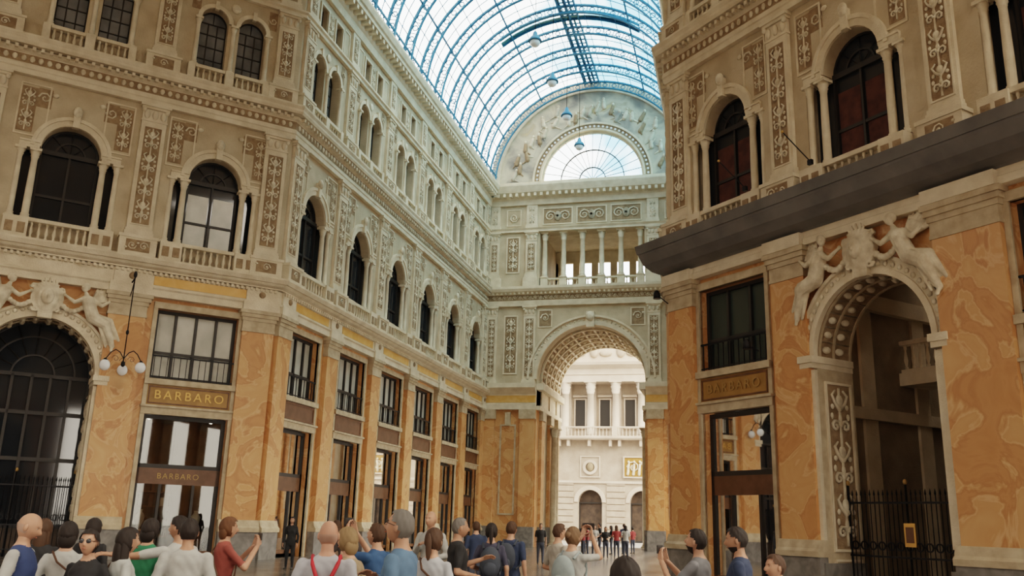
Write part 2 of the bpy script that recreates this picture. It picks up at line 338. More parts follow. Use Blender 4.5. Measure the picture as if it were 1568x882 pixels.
def bay(m,w,c,wd,hi=True,proj=.5,bright=0):
    S='stucco'; h=wd/2; L='stucco_light'
    for sg in (-1,1):
        a0,a1=sorted((c+sg*h,c+sg*WH2)); m.box(a0,a1,-.6,0,ZT1,ZE2,S)
        a0,a1=sorted((c+sg*WR,c+sg*WH2)); m.box(a0,a1,-.6,0,WS,ZE2,S); a0,a1=sorted((c+sg*(WR+.04),c+sg*WH2)); m.box(a0,a1,-.3,.1,WS-.12,WS+.1,L)
        m.box(a0,a1,-.3,.15,WS+.1,WS+.17,L)
        column(m,c+sg*1.2,-.12,ZB,WS-.1,.13,L,10 if hi else 8)
        column(m,c+sg*1.72,-.10,ZB,WS-.1,.12,L,10 if hi else 8)
        rframe(m,min(c+sg*1.0,c+sg*2.08),max(c+sg*1.0,c+sg*2.08),WS+.35,17.65,0,.04,.06,L)
        a0,a1=sorted((c+sg*1.5,c+sg*1.98)); m.box(a0-.04,a1+.04,0,.008,15.65,17.5,'relief_ground'); relief_v(m,a0,a1,15.7,17.45,.01,'relief',hi)
        m.box(*sorted((c+sg*.95,c+sg*1.46)),0,.008,16.75,17.55,'relief_ground')
        spiral(m,c+sg*1.2,17.15,.02,.24,1.3,sg,0,'relief',.04,10)
        m.ell((c+sg*.85,.02,17.35),(.13,.04,.1),'relief',6,4)
        pd=(c+sg*1.46)
        m.box(pd-.42,pd+.42,.02,.42,ZT1,ZB-.02,L)
        for q in (-.2,.2): m.box(pd+q-.13,pd+q+.13,.42,.45,ZT1+.2,ZB-.25,'relief_ground')
    m.box(c-WH2,c+WH2,-.6,0,ZT1,ZB,S)
    balustrade(m,c-1.04,c+1.04,.22,ZT1,ZB-ZT1,L,n=8 if hi else 6)
    m.archfill(c,WS,WR,ZE2,-.6,0,S,n=16 if hi else 10)
    m.ring(c,WS,WR+.01,WR+.3,0,.09,L,n=18 if hi else 10); m.ring(c,WS,WR+.24,WR+.38,.0,.14,L,n=18 if hi else 10)
    m.box(c-.12,c+.12,0,.22,16.15,16.85,L); m.ell((c,.2,16.8),(.18,.12,.24),'relief',8,6)
    windows3(w,c,hi,bright)
    r4=.58
    for sg in (-1,1):
        x=c+sg*.82; FD='frame_dark'
        a0,a1=sorted((c+sg*h,c+sg*1.4)); m.box(a0,a1,-.6,0,ZT2,ZE3,S)
        m.archfill(x,22.55,r4,ZE3,-.6,0,S,n=12 if hi else 8)
        m.ring(x,22.55,r4,r4+.18,0,.1,L,n=12 if hi else 8)
        m.box(x-.08,x+.08,0,.15,23.05,23.45,L)
        column(m,c+sg*1.5,.04,ZB4,22.5,.1,L,8)
        w.box(x-r4,x+r4,-.5,-.44,ZB4-.2,22.55,'glass_grey'); w.ring(x,22.55,.001,r4,-.5,-.44,'glass_grey',n=10)
        for q in (-r4,-.22,.17,r4-.05): w.box(x+q,x+q+.05,-.44,-.4,ZB4,22.55,FD)
        for z in (20.8,21.4,22.0,22.53): w.box(x-r4,x+r4,-.44,-.4,z,z+.04,FD)
        w.ring(x,22.55,r4-.05,r4,-.44,-.38,FD,n=10); w.tube([(x,-.42,22.55),(x,-.42,23.1)],.02,FD,4)
        balustrade(m,x-.62,x+.6,.15,ZT2,ZB4-ZT2,L,n=7 if hi else 6)
        w.box(x-.36,x+.36,-.3,-.25,24.5,25.7,'glass_dark')
        rframe(m,x-.48,x+.48,24.4,25.8,-.02,.08,.11,L)
        m.box(*sorted((x+sg*.36,c+sg*h)),-.6,0,ZE3,ZC,S)
        m.box(x-.36,x+.36,-.3,0,ZE3,24.5,S); m.box(x-.36,x+.36,-.3,0,25.7,ZC,S)
        rframe(m,*sorted((c+sg*1.45,c+sg*(h-.55))),24.4,25.9,0,.04,.06,L)
    m.box(c-.46,c+.46,-.6,0,ZE3,ZC,S)
    relief_v(m,c-.26,c+.26,24.5,25.8,.02,'relief',hi)
    m.box(c-.24,c+.24,-.6,0,ZT2,ZE3,S); column(m,c,.04,ZB4,22.5,.1,L,8)
    m.box(c-1.4,c+1.4,-.6,0,ZT2,ZB4,S); m.box(c-.18,c+.18,.02,.3,ZT2,ZB4,L)
    for sg in (-1,1): m.box(c+sg*1.58-.14,c+sg*1.58+.14,.02,.3,ZT2,ZB4,L)
    m.ell((c,.03,23.4),(.22,.06,.22),'relief',10,6)
    for sg in (-1,1): m.box(*sorted((c+sg*1.48,c+sg*1.85)),0,.008,22.9,23.8,'relief_ground'); spiral(m,c+sg*1.66,23.35,.03,.2,1.2,sg,0,'relief',.035,8)
def entabs(m,a0,a1,k0,k1,proj=.5,dark=False):
    L='stucco_light'; p=proj
    if dark:
        m.prism([(-.6,ZE1),(.30,ZE1),(.30,ZE1+.2),(.24,ZE1+.24),(.24,10.4),(-.6,10.4)],a0,a1,L,k0,k1)
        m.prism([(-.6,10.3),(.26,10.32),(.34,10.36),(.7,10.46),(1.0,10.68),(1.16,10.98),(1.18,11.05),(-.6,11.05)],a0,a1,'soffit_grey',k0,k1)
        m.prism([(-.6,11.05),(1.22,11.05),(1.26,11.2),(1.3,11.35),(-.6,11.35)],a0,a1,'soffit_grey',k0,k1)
    else:
        m.prism([(-.6,ZE1),(.30,ZE1),(.30,ZE1+.26),(.36,ZE1+.32),(.36,ZE1+.38),(.24,ZE1+.42),(.24,10.85),(-.6,10.85)],a0,a1,L,k0,k1)
        m.prism([(-.6,10.85),(.3,10.9),(.3,10.95),(.24+p*.6,11.02),(.24+p*.75,11.08),(.24+p*.75,11.12),(-.6,11.12)],a0,a1,L,k0,k1)
        m.prism([(-.6,11.12),(.24+p,11.12),(.28+p,11.2),(.32+p,11.28),(.32+p,11.35),(-.6,11.35)],a0,a1,L,k0,k1)
        x=a0+.1
        while x<a1-.1:
            m.box(x,x+.1,.24,.38,10.74,10.86,L); x+=.2
    m.prism([(-.6,ZE2),(.2,ZE2),(.2,18.1),(.24,18.14),(.24,18.28),(.17,18.32),(.17,18.75),(.28,18.82),(.28,18.95),(-.6,18.95)],a0,a1,L,k0,k1)
    m.box(a0,a1,.17,.175,18.36,18.72,'relief_ground',k0,k1)
    m.prism([(-.6,18.95),(.5,19.0),(.55,19.1),(.55,19.2),(.62,19.32),(.62,19.4),(-.6,19.4)],a0,a1,L,k0,k1)
    x=a0+.15
    while x<a1-.15:
        m.box(x,x+.12,.28,.45,18.82,18.96,L); m.ell((x+.06,.19,18.54),(.1,.05,.13),'relief',6,4); x+=.3
    m.prism([(-.6,23.95),(.18,23.95),(.18,24.1),(.28,24.16),(.28,24.25),(-.6,24.25)],a0,a1,L,k0,k1)
    m.prism([(-.6,ZC),(.2,ZC),(.25,ZC+.2),(.25,26.6),(.35,26.7),(.35,26.8),(-.6,26.8)],a0,a1,L,k0,k1)
    m.prism([(-.6,27.05),(.85,27.05),(.85,27.25),(.95,27.3),(1.05,27.55),(1.05,27.7),(-.6,27.7)],a0,a1,L,k0,k1)
    m.box(a0,a1,-.6,.35,26.8,27.05,L,k0,k1)
    x=a0+.2
    while x<a1-.2:
        m.box(x,x+.2,.35,.8,26.8,27.05,L); x+=.5
def pier(m,c,w,hi=True,proj=.5,up=None,dark=False):
    m.box(c-w/2,c+w/2,0,.24,ZP,ZE1,'marble_orange')
    m.box(c-w/2-.12,c+w/2+.12,-.02,.36,0,1.05,'plinth_grey')
    m.prism([(-.02,1.05),(.42,1.05),(.42,1.2),(.34,1.28),(.32,1.36),(.28,1.5),(-.02,1.5)],c-w/2-.14,c+w/2+.14,'plinth_cap')
    for z0,z1,e in ((9.0,9.1,.04),(9.45,9.6,.06),(9.6,9.75,.12),(9.75,9.9,.18)): m.box(c-w/2-e,c+w/2+e,0,.24+e,z0,z1,'plinth_cap')
    m.box(c-w/2-.02,c+w/2+.02,0,.26,9.1,9.45,'plinth_cap')
    if not dark:
        m.box(c-w/2-.1,c+w/2+.1,.2,.4,ZE1,ZE1+.4,'stucco_light')
        m.box(c-w/2,c+w/2,.2,.32,ZE1+.4,10.85,'stucco_light'); m.ell((c,.34,10.58),(.14,.07,.14),'relief_ground',9,6)
    else:
        m.box(c-w/2-.1,c+w/2+.1,.2,.45,ZE1,ZE1+.38,'stucco_light')
    if up is not None: c,w=up
    pw=min(w,.95)
    m.box(c-w/2-.02,c+w/2+.02,0,.46,ZT1,ZB,'stucco_light'); m.box(c-w/2-.06,c+w/2+.06,0,.5,ZB-.12,ZB,'stucco_light')
    m.box(c-w*.33,c+w*.33,.46,.465,ZT1+.18,ZB-.2,'relief_ground'); relief_h(m,c-w*.32,c+w*.32,ZT1+.2,ZB-.22,.47)
    pilaster(m,c,pw,ZB,ZE2,'stucco_light',hi=hi)
    m.box(c-w/2,c+w/2,0,.34,ZT2,ZB4,'stucco_light'); m.box(c-w/2-.04,c+w/2+.04,0,.38,ZB4-.1,ZB4,'stucco_light')
    m.box(c-w*.3,c+w*.3,.34,.345,ZT2+.15,ZB4-.2,'relief_ground'); relief_h(m,c-w*.3,c+w*.3,ZT2+.17,ZB4-.22,.35)
    pilaster(m,c,pw*.9,ZB4,23.95,'stucco_light',hi=hi)
    pilaster(m,c,pw*.9,24.25,ZC,'stucco_light',relief=False,hi=hi,cap=False)
    m.box(c-.25,c+.25,.15,.156,24.6,26.0,'relief_ground'); relief_v(m,c-.22,c+.22,24.65,25.95,.16,'relief',hi)
def yellow_panels(m,a0,a1):
    m.box(a0,a1,.2,.262,10.36,10.72,'marble_yellow')
K=math.tan(pi/8)
def wall_ground(m,a0,a1,z0=0,z1=ZE1,d0=-.6,d1=0,mat='marble_orange'):
    m.box(a0,a1,d0,d1,z0,z1,mat)
CL=17.1; PC=8.55; BC=(3.05,8.55,14.5)
def chamfer(name,fr,proj,dark):
    m=MB(fr); w=MB(fr); L='stucco_light'
    for i,c in enumerate(BC):
        bay(m,w,c,5.5 if i<2 else 5.2,True,proj=proj,bright=(1 if i==0 and not dark else 2 if dark else 0))
    for a0,a1,k0,k1 in ((0,.3,K,0),(11.3,11.9,0,0),(CL-.01,CL,0,K)):
        m.box(a0,a1,-.6,0,ZT1,ZC,'stucco',k0,k1)
    entabs(m,0,CL,K,K,proj,dark)
    for a0,a1 in ((0,1.47),(4.63,6.15),(10.95,12.92),(16.08,CL)): wall_ground(m,a0,a1)
    for c in (BC[0],BC[2]): wall_ground(m,c-1.58,c+1.58,9.5,ZE1)
    pier(m,.68,1.3,True,proj,None,dark); pier(m,5.75,1.35,True,proj,None,dark); pier(m,11.8,1.9,True,proj,(11.55,1.3),dark); pier(m,16.6,.8,True,proj,None,dark)
    if not dark:
        for c in (BC[0],BC[2]): yellow_panels(m,c-1.9,c+1.9)
    c=PC; R=2.0; zs=6.6
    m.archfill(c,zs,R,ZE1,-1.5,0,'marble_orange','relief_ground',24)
    for sg in (-1,1):
        m.box(*sorted((c+sg*R,c+sg*2.4)),-1.5,.02,0,zs,'plinth_cap')
        m.box(*sorted((c+sg*R,c+sg*2.4)),-.6,0,zs,ZE1,'marble_orange')
    m.ring(c,zs,R-.02,R+.16,-.02,.16,L,n=32); m.ring(c,zs,R+.16,R+.4,-.02,.1,L,n=32); m.ring(c,zs,R+.4,R+.5,-.02,.18,L,n=32)
    for k in range(29):
        t=pi*(k+.5)/29; m.ell((c+(R+.28)*math.cos(t),.12,zs+(R+.28)*math.sin(t)),(.08,.04,.08),'relief',6,4)
    for sg in (-1,1):
        a0,a1=sorted((c+sg*1.98,c+sg*2.46)); m.box(a0,a1,-1.5,.25,zs-.35,zs-.2,L); m.box(a0-.04,a1+.04,-1.5,.3,zs-.2,zs,L)
        m.box(c+sg*2.2-.2,c+sg*2.2+.2,0,.14,1.4,zs-.4,'stucco_light'); m.box(c+sg*2.2-.26,c+sg*2.2+.26,-1.5,.2,0,.9,'plinth_grey')
        f2=m.sub(c+sg*R,-.15,(0,-1),(-sg,0)); keep=(m.O,m.e,m.n); m.setf(f2)
        rframe(m,.08,1.2,1.2,5.9,0,.06,.07,L); m.box(.15,1.13,0,.012,1.27,5.83,'relief_ground')
        relief_v(m,.22,1.06,1.35,5.75,.03)
        rframe(m,.08,1.2,.15,1.0,0,.05,.06,L)
        m.setf(keep)
    for k in range(14):
        t=pi*(k+.5)/14; ct,st=math.cos(t),math.sin(t)
        for d in (-.4,-.95): m.ell((c+(R-.0)*ct,d,zs+(R-.0)*st),(.11,.17,.11),'relief',8,5)
        t=pi*k/14; ct,st=math.cos(t),math.sin(t)
        m.tube([(c+(R)*ct,-.1,zs+(R)*st),(c+(R)*ct,-1.4,zs+(R)*st)],.03,'plinth_cap',4)
    for d in (-.1,-.68,-1.4): m.ring(c,zs,R-.04,R,d-.05,d+.03,'plinth_cap',n=24)
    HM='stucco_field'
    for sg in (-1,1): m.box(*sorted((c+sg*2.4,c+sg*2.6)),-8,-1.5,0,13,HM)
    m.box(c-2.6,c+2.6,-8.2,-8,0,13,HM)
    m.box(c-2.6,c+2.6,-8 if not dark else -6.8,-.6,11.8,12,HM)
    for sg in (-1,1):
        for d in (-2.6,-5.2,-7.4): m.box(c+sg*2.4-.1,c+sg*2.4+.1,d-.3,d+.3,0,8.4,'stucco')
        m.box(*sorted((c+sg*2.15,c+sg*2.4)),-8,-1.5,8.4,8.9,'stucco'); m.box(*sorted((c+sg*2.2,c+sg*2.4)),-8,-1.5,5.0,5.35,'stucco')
    m.box(c-2.4,c+2.4,-5.6,-4.2,6.2,6.6,L); balustrade(m,c-2.3,c+2.3,-4.3,6.6,1.0,L)
    m.box(c-1.1,c+1.1,-8.0,-7.95,0,4.2,'shop_dark'); rframe(m,c-1.25,c+1.25,0,4.4,-8,-7.85,.18,L)
    m.box(c-1.0,c+1.0,-8.0,-7.93,7.2,10,'glass_dark'); rframe(m,c-1.2,c+1.2,7,10.2,-8,-7.85,.18,L)
    if not dark:
        w.box(c-R,c+R,-1.35,-1.3,0,zs,'glass_dark'); w.ring(c,zs,.001,R,-1.35,-1.3,'glass_dark',n=20)
        for x in (-2,-1.35,-.68,-.05,.6,1.27,1.9): w.box(c+x,c+x+.1,-1.3,-1.2,0,zs,'frame_dark')
        for z in (.0,1.0,3.4,5.1,6.5): w.box(c-R,c+R,-1.3,-1.2,z,z+.14,'frame_dark')
        for r in (.7,1.4,1.93): w.ring(c,zs,r,r+.06,-1.3,-1.22,'frame_dark',n=20)
        for k in range(1,8): a=pi*k/8; w.tube([(c+.7*math.cos(a),-1.26,zs+.7*math.sin(a)),(c+1.95*math.cos(a),-1.26,zs+1.95*math.sin(a))],.03,'frame_dark',4)
        w.box(c-R,c+R,-1.3,-1.22,.1,1.0,'shop_dark')
    o=m.obj(name); w.obj('window_panes',o)
    g=MB(fr); gd=-.9
    for i in range(27):
        x=c-1.95+i*.15; z=2.7
        g.tube([(x,gd,.02),(x,gd,z)],.014,'iron_black',5); g.lathe(x,gd,[(.004,z+.18),(.03,z+.05),(.012,z)],'iron_black',5)
    for z in (.25,1.1,2.5): g.box(c-1.98,c+1.98,gd-.03,gd+.03,z,z+.05,'iron_black')
    for i in range(13):
        x=c-1.8+i*.3; g.ring(x,1.4,.09,.12,gd-.02,gd+.02,'iron_black',0,2*pi,10)
    for x in (c-1.94,c,c+1.94): g.tube([(x,gd,.02),(x,gd,3.0)],.035,'iron_black',6); g.ell((x,gd,3.06),(.06,.06,.08),'gold_dull',8,6)
    if dark: g.box(c-.1,c+.25,gd+.04,gd+.07,1.4,2.0,'gold'); g.box(c-.05,c+.2,gd+.07,gd+.075,1.5,1.9,'sign_brown')
    g.obj('iron_gate')
    return o
def portal_sculpture(fr,name='portal_sculpture'):
    m=MB(fr); c=PC; M='relief'
    for sg in (-1,1):
        def q(x,d,z): return (c+sg*x,d,z)
        hip=q(1.62,.30,8.75); ch=q(1.38,.36,9.32); nk=q(1.27,.38,9.6); hd=q(1.2,.42,9.82)
        m.caps(hip,ch,.24,.23,M,12); m.caps(q(1.25,.4,9.38),q(1.5,.32,9.42),.14,.12,M,10); m.caps(ch,nk,.15,.08,M,8); m.ell(hd,(.13,.14,.17),M,12,9)
        m.ell((hd[0]+sg*.05,hd[1]-.03,hd[2]+.04),(.15,.13,.15),M,9,7); m.ell((hd[0]-sg*.1,hd[1]+.09,hd[2]-.01),(.03,.04,.04),M,6,5)
        k=q(2.08,.42,8.5); f=q(2.42,.26,7.75); m.caps(hip,k,.24,.2,M,10); m.caps(k,f,.19,.10,M,10); m.caps(f,q(2.40,.36,7.55),.07,.05,M,8)
        k=q(2.2,.25,8.65); f=q(2.62,.2,8.0); m.caps(hip,k,.2,.17,M,10); m.caps(k,f,.16,.07,M,10)
        for i in range(6): m.caps(q(1.75+.07*i,.38-.03*i,8.75-.02*i),q(2.2+.09*i,.3-.03*i,7.7+.11*i),.07,.05,M,6)
        m.caps(q(1.25,.38,9.42),q(.92,.5,9.2),.1,.075,M,8); m.caps(q(.92,.5,9.2),q(.6,.42,9.42),.075,.05,M,8); m.ell(q(.55,.42,9.45),(.07,.06,.07),M,7,5)
        m.caps(q(1.52,.34,9.42),q(1.85,.42,9.2),.1,.075,M,8); m.caps(q(1.85,.42,9.2),q(2.1,.38,9.4),.075,.05,M,8)
        for i in range(9):
            a=.35+.13*i; L=1.0-.055*abs(i-5); p=q(1.5,.16,9.3); e=q(1.5+L*math.cos(a),.14,9.25+L*math.sin(a)*.75)
            m.caps(p,e,.06,.045,M,6)
        for i in range(6):
            a=.4+.18*i; m.caps(q(1.5,.22,9.3),q(1.5+.55*math.cos(a),.2,9.27+.45*math.sin(a)),.08,.06,M,6)
        for i in range(7):
            t=i/6; m.ell(q(.45+.75*t,.26,9.15-.35*math.sin(pi*t)*.6-.1*t),(.11,.1,.1),M,8,6)
    m.ell((c,.28,9.25),(.42,.18,.55),M,16,10); m.ell((c,.44,9.3),(.22,.15,.3),M,12,9); m.ell((c,.58,9.27),(.04,.07,.08),M,6,5)
    for s2 in (-1,1): m.ell((c+s2*.08,.55,9.36),(.045,.04,.03),M,6,5); spiral(m,c+s2*.42,9.6,.3,.18,1.2,s2,0,M,.06,9,6); spiral(m,c+s2*.36,8.85,.3,.15,1.2,-s2,0,M,.05,9,6)
    m.ring(c,9.27,.42,.56,.12,.34,M,0,2*pi,18)
    for k in range(7): a=pi*k/6; m.caps((c+.2*math.cos(a),.3,9.72+.05*math.sin(a)),(c+.32*math.cos(a),.32,9.78+.24*math.sin(a)),.06,.035,M,6)
    m.box(c-.25,c+.25,.05,.32,8.5,8.95,M)
    o=m.obj(name); 
    md=o.modifiers.new('r','REMESH'); md.mode='VOXEL'; md.voxel_size=.022; md.use_smooth_shade=True
    return o
r2=.70711; sR=.94
LC=((-18.8,32.8),(-r2,-r2),(r2,-r2))
RC=((-2.07,30.8),(r2*sR,-r2*sR),(-r2,-r2))
LA=((-18.8,32.8),(0,1),(1,0))
EW=((-18.8,64.8),(1,0),(0,-1))
CX,CY=-10.5,12.4
wl=chamfer('wall_left_corner',LC,.35,False); wr=chamfer('wall_right_corner',RC,.95,True)
portal_sculpture(LC); portal_sculpture(RC)
for fr in (LC,RC):
    for c in (BC[0],BC[2]): shop('shop_front',fr,c,'sign_ochre','BARBARO','pane_pale' if fr is LC else 'glass_green',mull=(1,2,3) if fr is LC else (1,2),low=fr is LC)
m=MB(LA); w=MB(LA); BW=32/6
for i in range(6):
    c=(i+.5)*BW; bay(m,w,c,BW,i<3,proj=.35)
    wall_ground(m,c-1.58,c+1.58,9.5,ZE1); yellow_panels(m,c-1.9,c+1.9)
    wall_ground(m,i*BW,c-1.58); wall_ground(m,c+1.58,(i+1)*BW)
for i in range(7):
    c=i*BW
    if i==0: c=.62
    if i==6: c=32-.62
    pier(m,c,1.15,i<3)
entabs(m,0,32,K,0,.35)
wallL=m.obj('wall_left'); w.obj('window_panes',wallL)
for i in range(6): shop('shop_front',LA,(i+.5)*BW,'sign_brown',None,'pane_pale',lights=i in(0,2,3))
def inst(src,name,M):
    o=bpy.data.objects.new(name,src.data); bpy.context.scene.collection.objects.link(o); o.matrix_world=M
    for ch in [c for c in src.children if c.type=='MESH']:
        k=bpy.data.objects.new(ch.name.split('.')[0],ch.data); bpy.context.scene.collection.objects.link(k); k.parent=o
    return o
def rotC(a): return Matrix.Translation((CX,CY,0))@Matrix.Rotation(a,4,'Z')@Matrix.Translation((-CX,-CY,0))
MIR=Matrix.Translation((CX,0,0))@Matrix.Diagonal((-1,1,1,1))@Matrix.Translation((-CX,0,0))
inst(wallL,'wall_right',Matrix.Translation((.13,64.8,0))@Matrix.Diagonal((1,34/32,1,1))@Matrix.Translation((0,-64.8,0))@MIR)
inst(wl,'wall_rear_corner',rotC(pi)); inst(wl,'wall_rear_corner',rotC(pi)@MIR)
for k in (1,2,3):
    inst(wallL,'wall_side_arm',rotC(k*pi/2)); inst(wallL,'wall_side_arm',rotC(k*pi/2)@MIR)
# --- end wall
m=MB(EW); W=16.6; c=8.3; R=4.1
S='stucco'; L='stucco_light'
for a0,a1 in ((0,c-R),(c+R,W)):
    m.box(a0,a1,-1,0,0,ZE1,'marble_orange'); m.box(a0,a1,-1,0,ZE1,ZE2,S)
for sg in (-1,1):
    for x,w_ in ((7.75,.95),(4.75,1.1),(6.25,1.0)):
        cc=c+sg*x
        if x!=6.25:
            m.box(cc-w_/2,cc+w_/2,0,.24,ZP,ZE1,'marble_orange'); m.box(cc-w_/2-.1,cc+w_/2+.1,0,.36,0,1.4,'plinth_grey')
            m.box(cc-w_/2-.08,cc+w_/2+.08,0,.34,9.2,9.9,'plinth_cap')
            pilaster(m,cc,w_*.85,ZT1+.5,ZE2,L); pilaster(m,cc,w_*.8,ZB4,23.95,L); m.box(cc-.6,cc+.6,0,.3,ZT2,ZB4,L)
            pilaster(m,cc,w_*.8,24.25,ZC,L,relief=False,cap=False); relief_v(m,cc-.25,cc+.25,24.5,26,.17)
        else:
            rframe(m,cc-.62,cc+.62,2.2,8.8,0,.06,.12,'plinth_cap'); m.box(cc-.2,cc+.2,0,.25,8.7,9.7,'plinth_cap')
            for za,zb in ((12.6,17.2),(20.6,23.6)):
                rframe(m,cc-.55,cc+.55,za,zb,0,.05,.1,L); m.box(cc-.45,cc+.45,0,.01,za+.1,zb-.1,'relief_ground'); relief_v(m,cc-.38,cc+.38,za+.2,zb-.2,.03)
            rframe(m,cc-.6,cc+.6,24.5,25.9,0,.05,.08,L); spiral(m,cc,25.2,.03,.4,1.6,sg,0,'relief',.07,12)
    a0,a1=((0,c-R) if sg<0 else (c+R,W))
    m.prism([(-1,ZE1),(.3,ZE1),(.3,10.3),(.24,10.36),(.24,11.05),(.45,11.3),(.7,11.5),(.7,11.85),(-1,11.85)],a0,a1,L)
    m.box(a0,a1,.2,.262,10.42,10.95,'marble_yellow')
    rframe(m,*sorted((c+sg*3.0,c+sg*4.1)),16.2,17.6,0,.05,.08,L); m.box(*sorted((c+sg*3.1,c+sg*4.0)),0,.01,16.3,17.5,'relief_ground'); relief_h(m,*sorted((c+sg*3.15,c+sg*3.95)),16.5,17.4,.02)
m.archfill(c,12.2,R,ZE2,-1,0,S,n=30)
m.ring(c,12.2,R,R+.25,0,.2,L,n=36); m.ring(c,12.2,R+.25,R+.6,0,.1,L,n=36); m.ring(c,12.2,R+.6,R+.75,0,.25,L,n=36)
for k in range(40): t=pi*(k+.5)/40; m.ell((c+(R+.42)*math.cos(t),.1,12.2+(R+.42)*math.sin(t)),(.09,.05,.09),'relief',6,4)
m.box(c-.3,c+.3,0,.4,16.1,17.3,L); m.ell((c,.35,16.9),(.35,.2,.4),'relief')
m.prism([(-1,ZE2),(.2,ZE2),(.24,18.28),(.17,18.32),(.17,18.8),(.5,19.0),(.6,19.2),(.6,19.4),(-1,19.4)],0,W,L)
m.box(0,W,.17,.176,18.34,18.78,'relief_ground'); relief_h(m,.5,W-.5,18.36,18.76,.19)
for x in np.arange(.2,W,.35): m.box(x,x+.14,.2,.42,18.8,18.95,L)
for a0,a1 in ((0,c-R),(c+R,W)): m.box(a0,a1,-1,0,ZT2,ZC,S)
m.box(c-R,c+R,-1,0,23.9,ZC,S)
for i in range(6):
    x=c-R+.35+i*(2*R-.7)/5; column(m,x,-.35,ZB4,23.9,.2,L,12); m.box(x-.28,x+.28,-.6,-.1,ZT2,ZB4,L)
    if i<5: balustrade(m,x+.28,x+(2*R-.7)/5-.28,-.35,ZT2,ZB4-ZT2,L)
m.prism([(-1,23.95),(.18,23.95),(.18,24.1),(.28,24.25),(-1,24.25)],0,W,L)
for i in range(3):
    x=c-2.7+i*2.7; rframe(m,x-1.2,x+1.2,24.5,25.9,0,.06,.08,L); m.box(x-1.1,x+1.1,0,.01,24.6,25.8,'relief_ground')
    for sg in (-1,1): spiral(m,x+sg*.6,25.2,.04,.45,1.6,-sg,pi/2+sg*pi/2,'relief',.07,14); m.ell((x,.05,25.2),(.3,.1,.4),'relief')
m.prism([(-1,ZC),(.2,ZC),(.25,26.6),(.35,26.8),(-1,26.8)],0,W,L); m.prism([(-1,26.8),(.4,26.8),(.85,27.05),(1.05,27.55),(1.05,27.7),(-1,27.7)],0,W,L)
for x in np.arange(.3,W,.5): m.box(x,x+.2,.35,.8,26.75,27.02,L)
m.box(0,W,-1,.1,27.7,28.2,L)
z0=28.2
m.ring(c,z0,4.1,4.25,-.6,.15,L,n=40); m.ring(c,z0,4.25,4.65,-.6,0,'relief_ground',n=40); m.ring(c,z0,4.65,4.8,-.6,.12,L,n=40)
m.ring(c,z0,4.8,7.55,-.6,-.05,'fresco',n=48); m.ring(c,z0,7.55,8.3,-.6,.1,L,n=48)
for k in range(40): t=pi*(k+.5)/40; m.ell((c+4.45*math.cos(t),.03,z0+4.45*math.sin(t)),(.1,.06,.1),'lamp_white',6,4)
rnd=random.Random(5)
for k in range(30):
    t=.10+(pi-.2)*k/29; rr=5.4+rnd.random()*1.3; x=c+rr*math.cos(t); z=z0+rr*math.sin(t); a=rnd.random()*2
    M=rnd.choice(['relief','fresco','relief_ground','relief'])
    m.caps((x,-.03,z-.3),(x+.3*math.cos(a),-.03,z+.25),.19,.14,M,7); m.ell((x+.35*math.cos(a),0,z+.45),(.11,.1,.14),'relief',7,5)
    m.caps((x,-.03,z),(x+rnd.uniform(-.5,.5),-.03,z+rnd.uniform(-.3,.4)),.06,.04,'relief',5)
    m.caps((x,-.03,z-.3),(x+rnd.uniform(-.6,.6),-.03,z-.6),.09,.05,M,5)
we=m.obj('wall_end')
f=MB(EW); fm='frame_dark'
f.ring(c,z0,3.95,4.1,-.4,-.2,'stucco_light',n=40)
for r in (1.0,2.5): f.ring(c,z0,r,r+.07,-.36,-.24,fm,n=30)
for k in range(1,16):
    a=pi*k/16; r0=1.0
    f.tube([(c+r0*math.cos(a),-.3,z0+r0*math.sin(a)),(c+4.0*math.cos(a),-.3,z0+4.0*math.sin(a))],.03,fm,4)
for k in range(1,6):
    a=pi*k/6; f.tube([(c,-.3,z0),(c+1*math.cos(a),-.3,z0+math.sin(a))],.03,fm,4)
f.box(c-4.1,c+4.1,-.4,-.2,z0,z0+.12,'stucco_light')
f.ring(c,z0,.001,4.0,-.31,-.29,'vault_glass',n=30)
f.obj('window_fan',we)
for k in (1,2,3): inst(we,'wall_side_arm_end',rotC(k*pi/2))
# passage to the street
p=MB(EW)
for sg in (-1,1):
    a0,a1=((0,c-R) if sg<0 else (c+R,W)); p.box(a0,a1,-8.6,-1,0,28,'stucco')
    e=c+sg*R
    for d in (-1.6,-4.6,-7.4):
        p.box(*sorted((e,e-sg*.22)),d-.5,d+.5,1.4,9.9,'marble_orange'); p.box(*sorted((e,e-sg*.34)),d-.6,d+.6,0,1.4,'plinth_grey'); p.box(*sorted((e,e-sg*.34)),d-.6,d+.6,9.2,9.9,'plinth_cap')
        p.box(*sorted((e,e-sg*.2)),d-.6,d+.6,9.9,11.4,L)
        if d==-4.6:
            for dd in (-.38,.38): column(p,e-sg*.55,d+dd,0.1,9.0,.24,'plinth_cap',12)
    p.box(*sorted((e,e-sg*.1)),-8.6,-1,9.9,11.5,L); p.box(*sorted((e,e-sg*.5)),-8.6,0,11.4,11.9,L); p.box(*sorted((e,e-sg*.3)),-8.6,0,9.9,10.2,L)
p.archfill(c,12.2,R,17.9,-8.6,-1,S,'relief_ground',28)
for k in range(15):
    t=pi*k/14; p.tube([(c+(R-.04)*math.cos(t),-1,12.2+(R-.04)*math.sin(t)),(c+(R-.04)*math.cos(t),-8.5,12.2+(R-.04)*math.sin(t))],.09,L,4)
for d in (-1.2,-2.7,-4.2,-5.7,-7.2,-8.4): p.ring(c,12.2,R-.15,R,d-.12,d+.12,L,n=28)
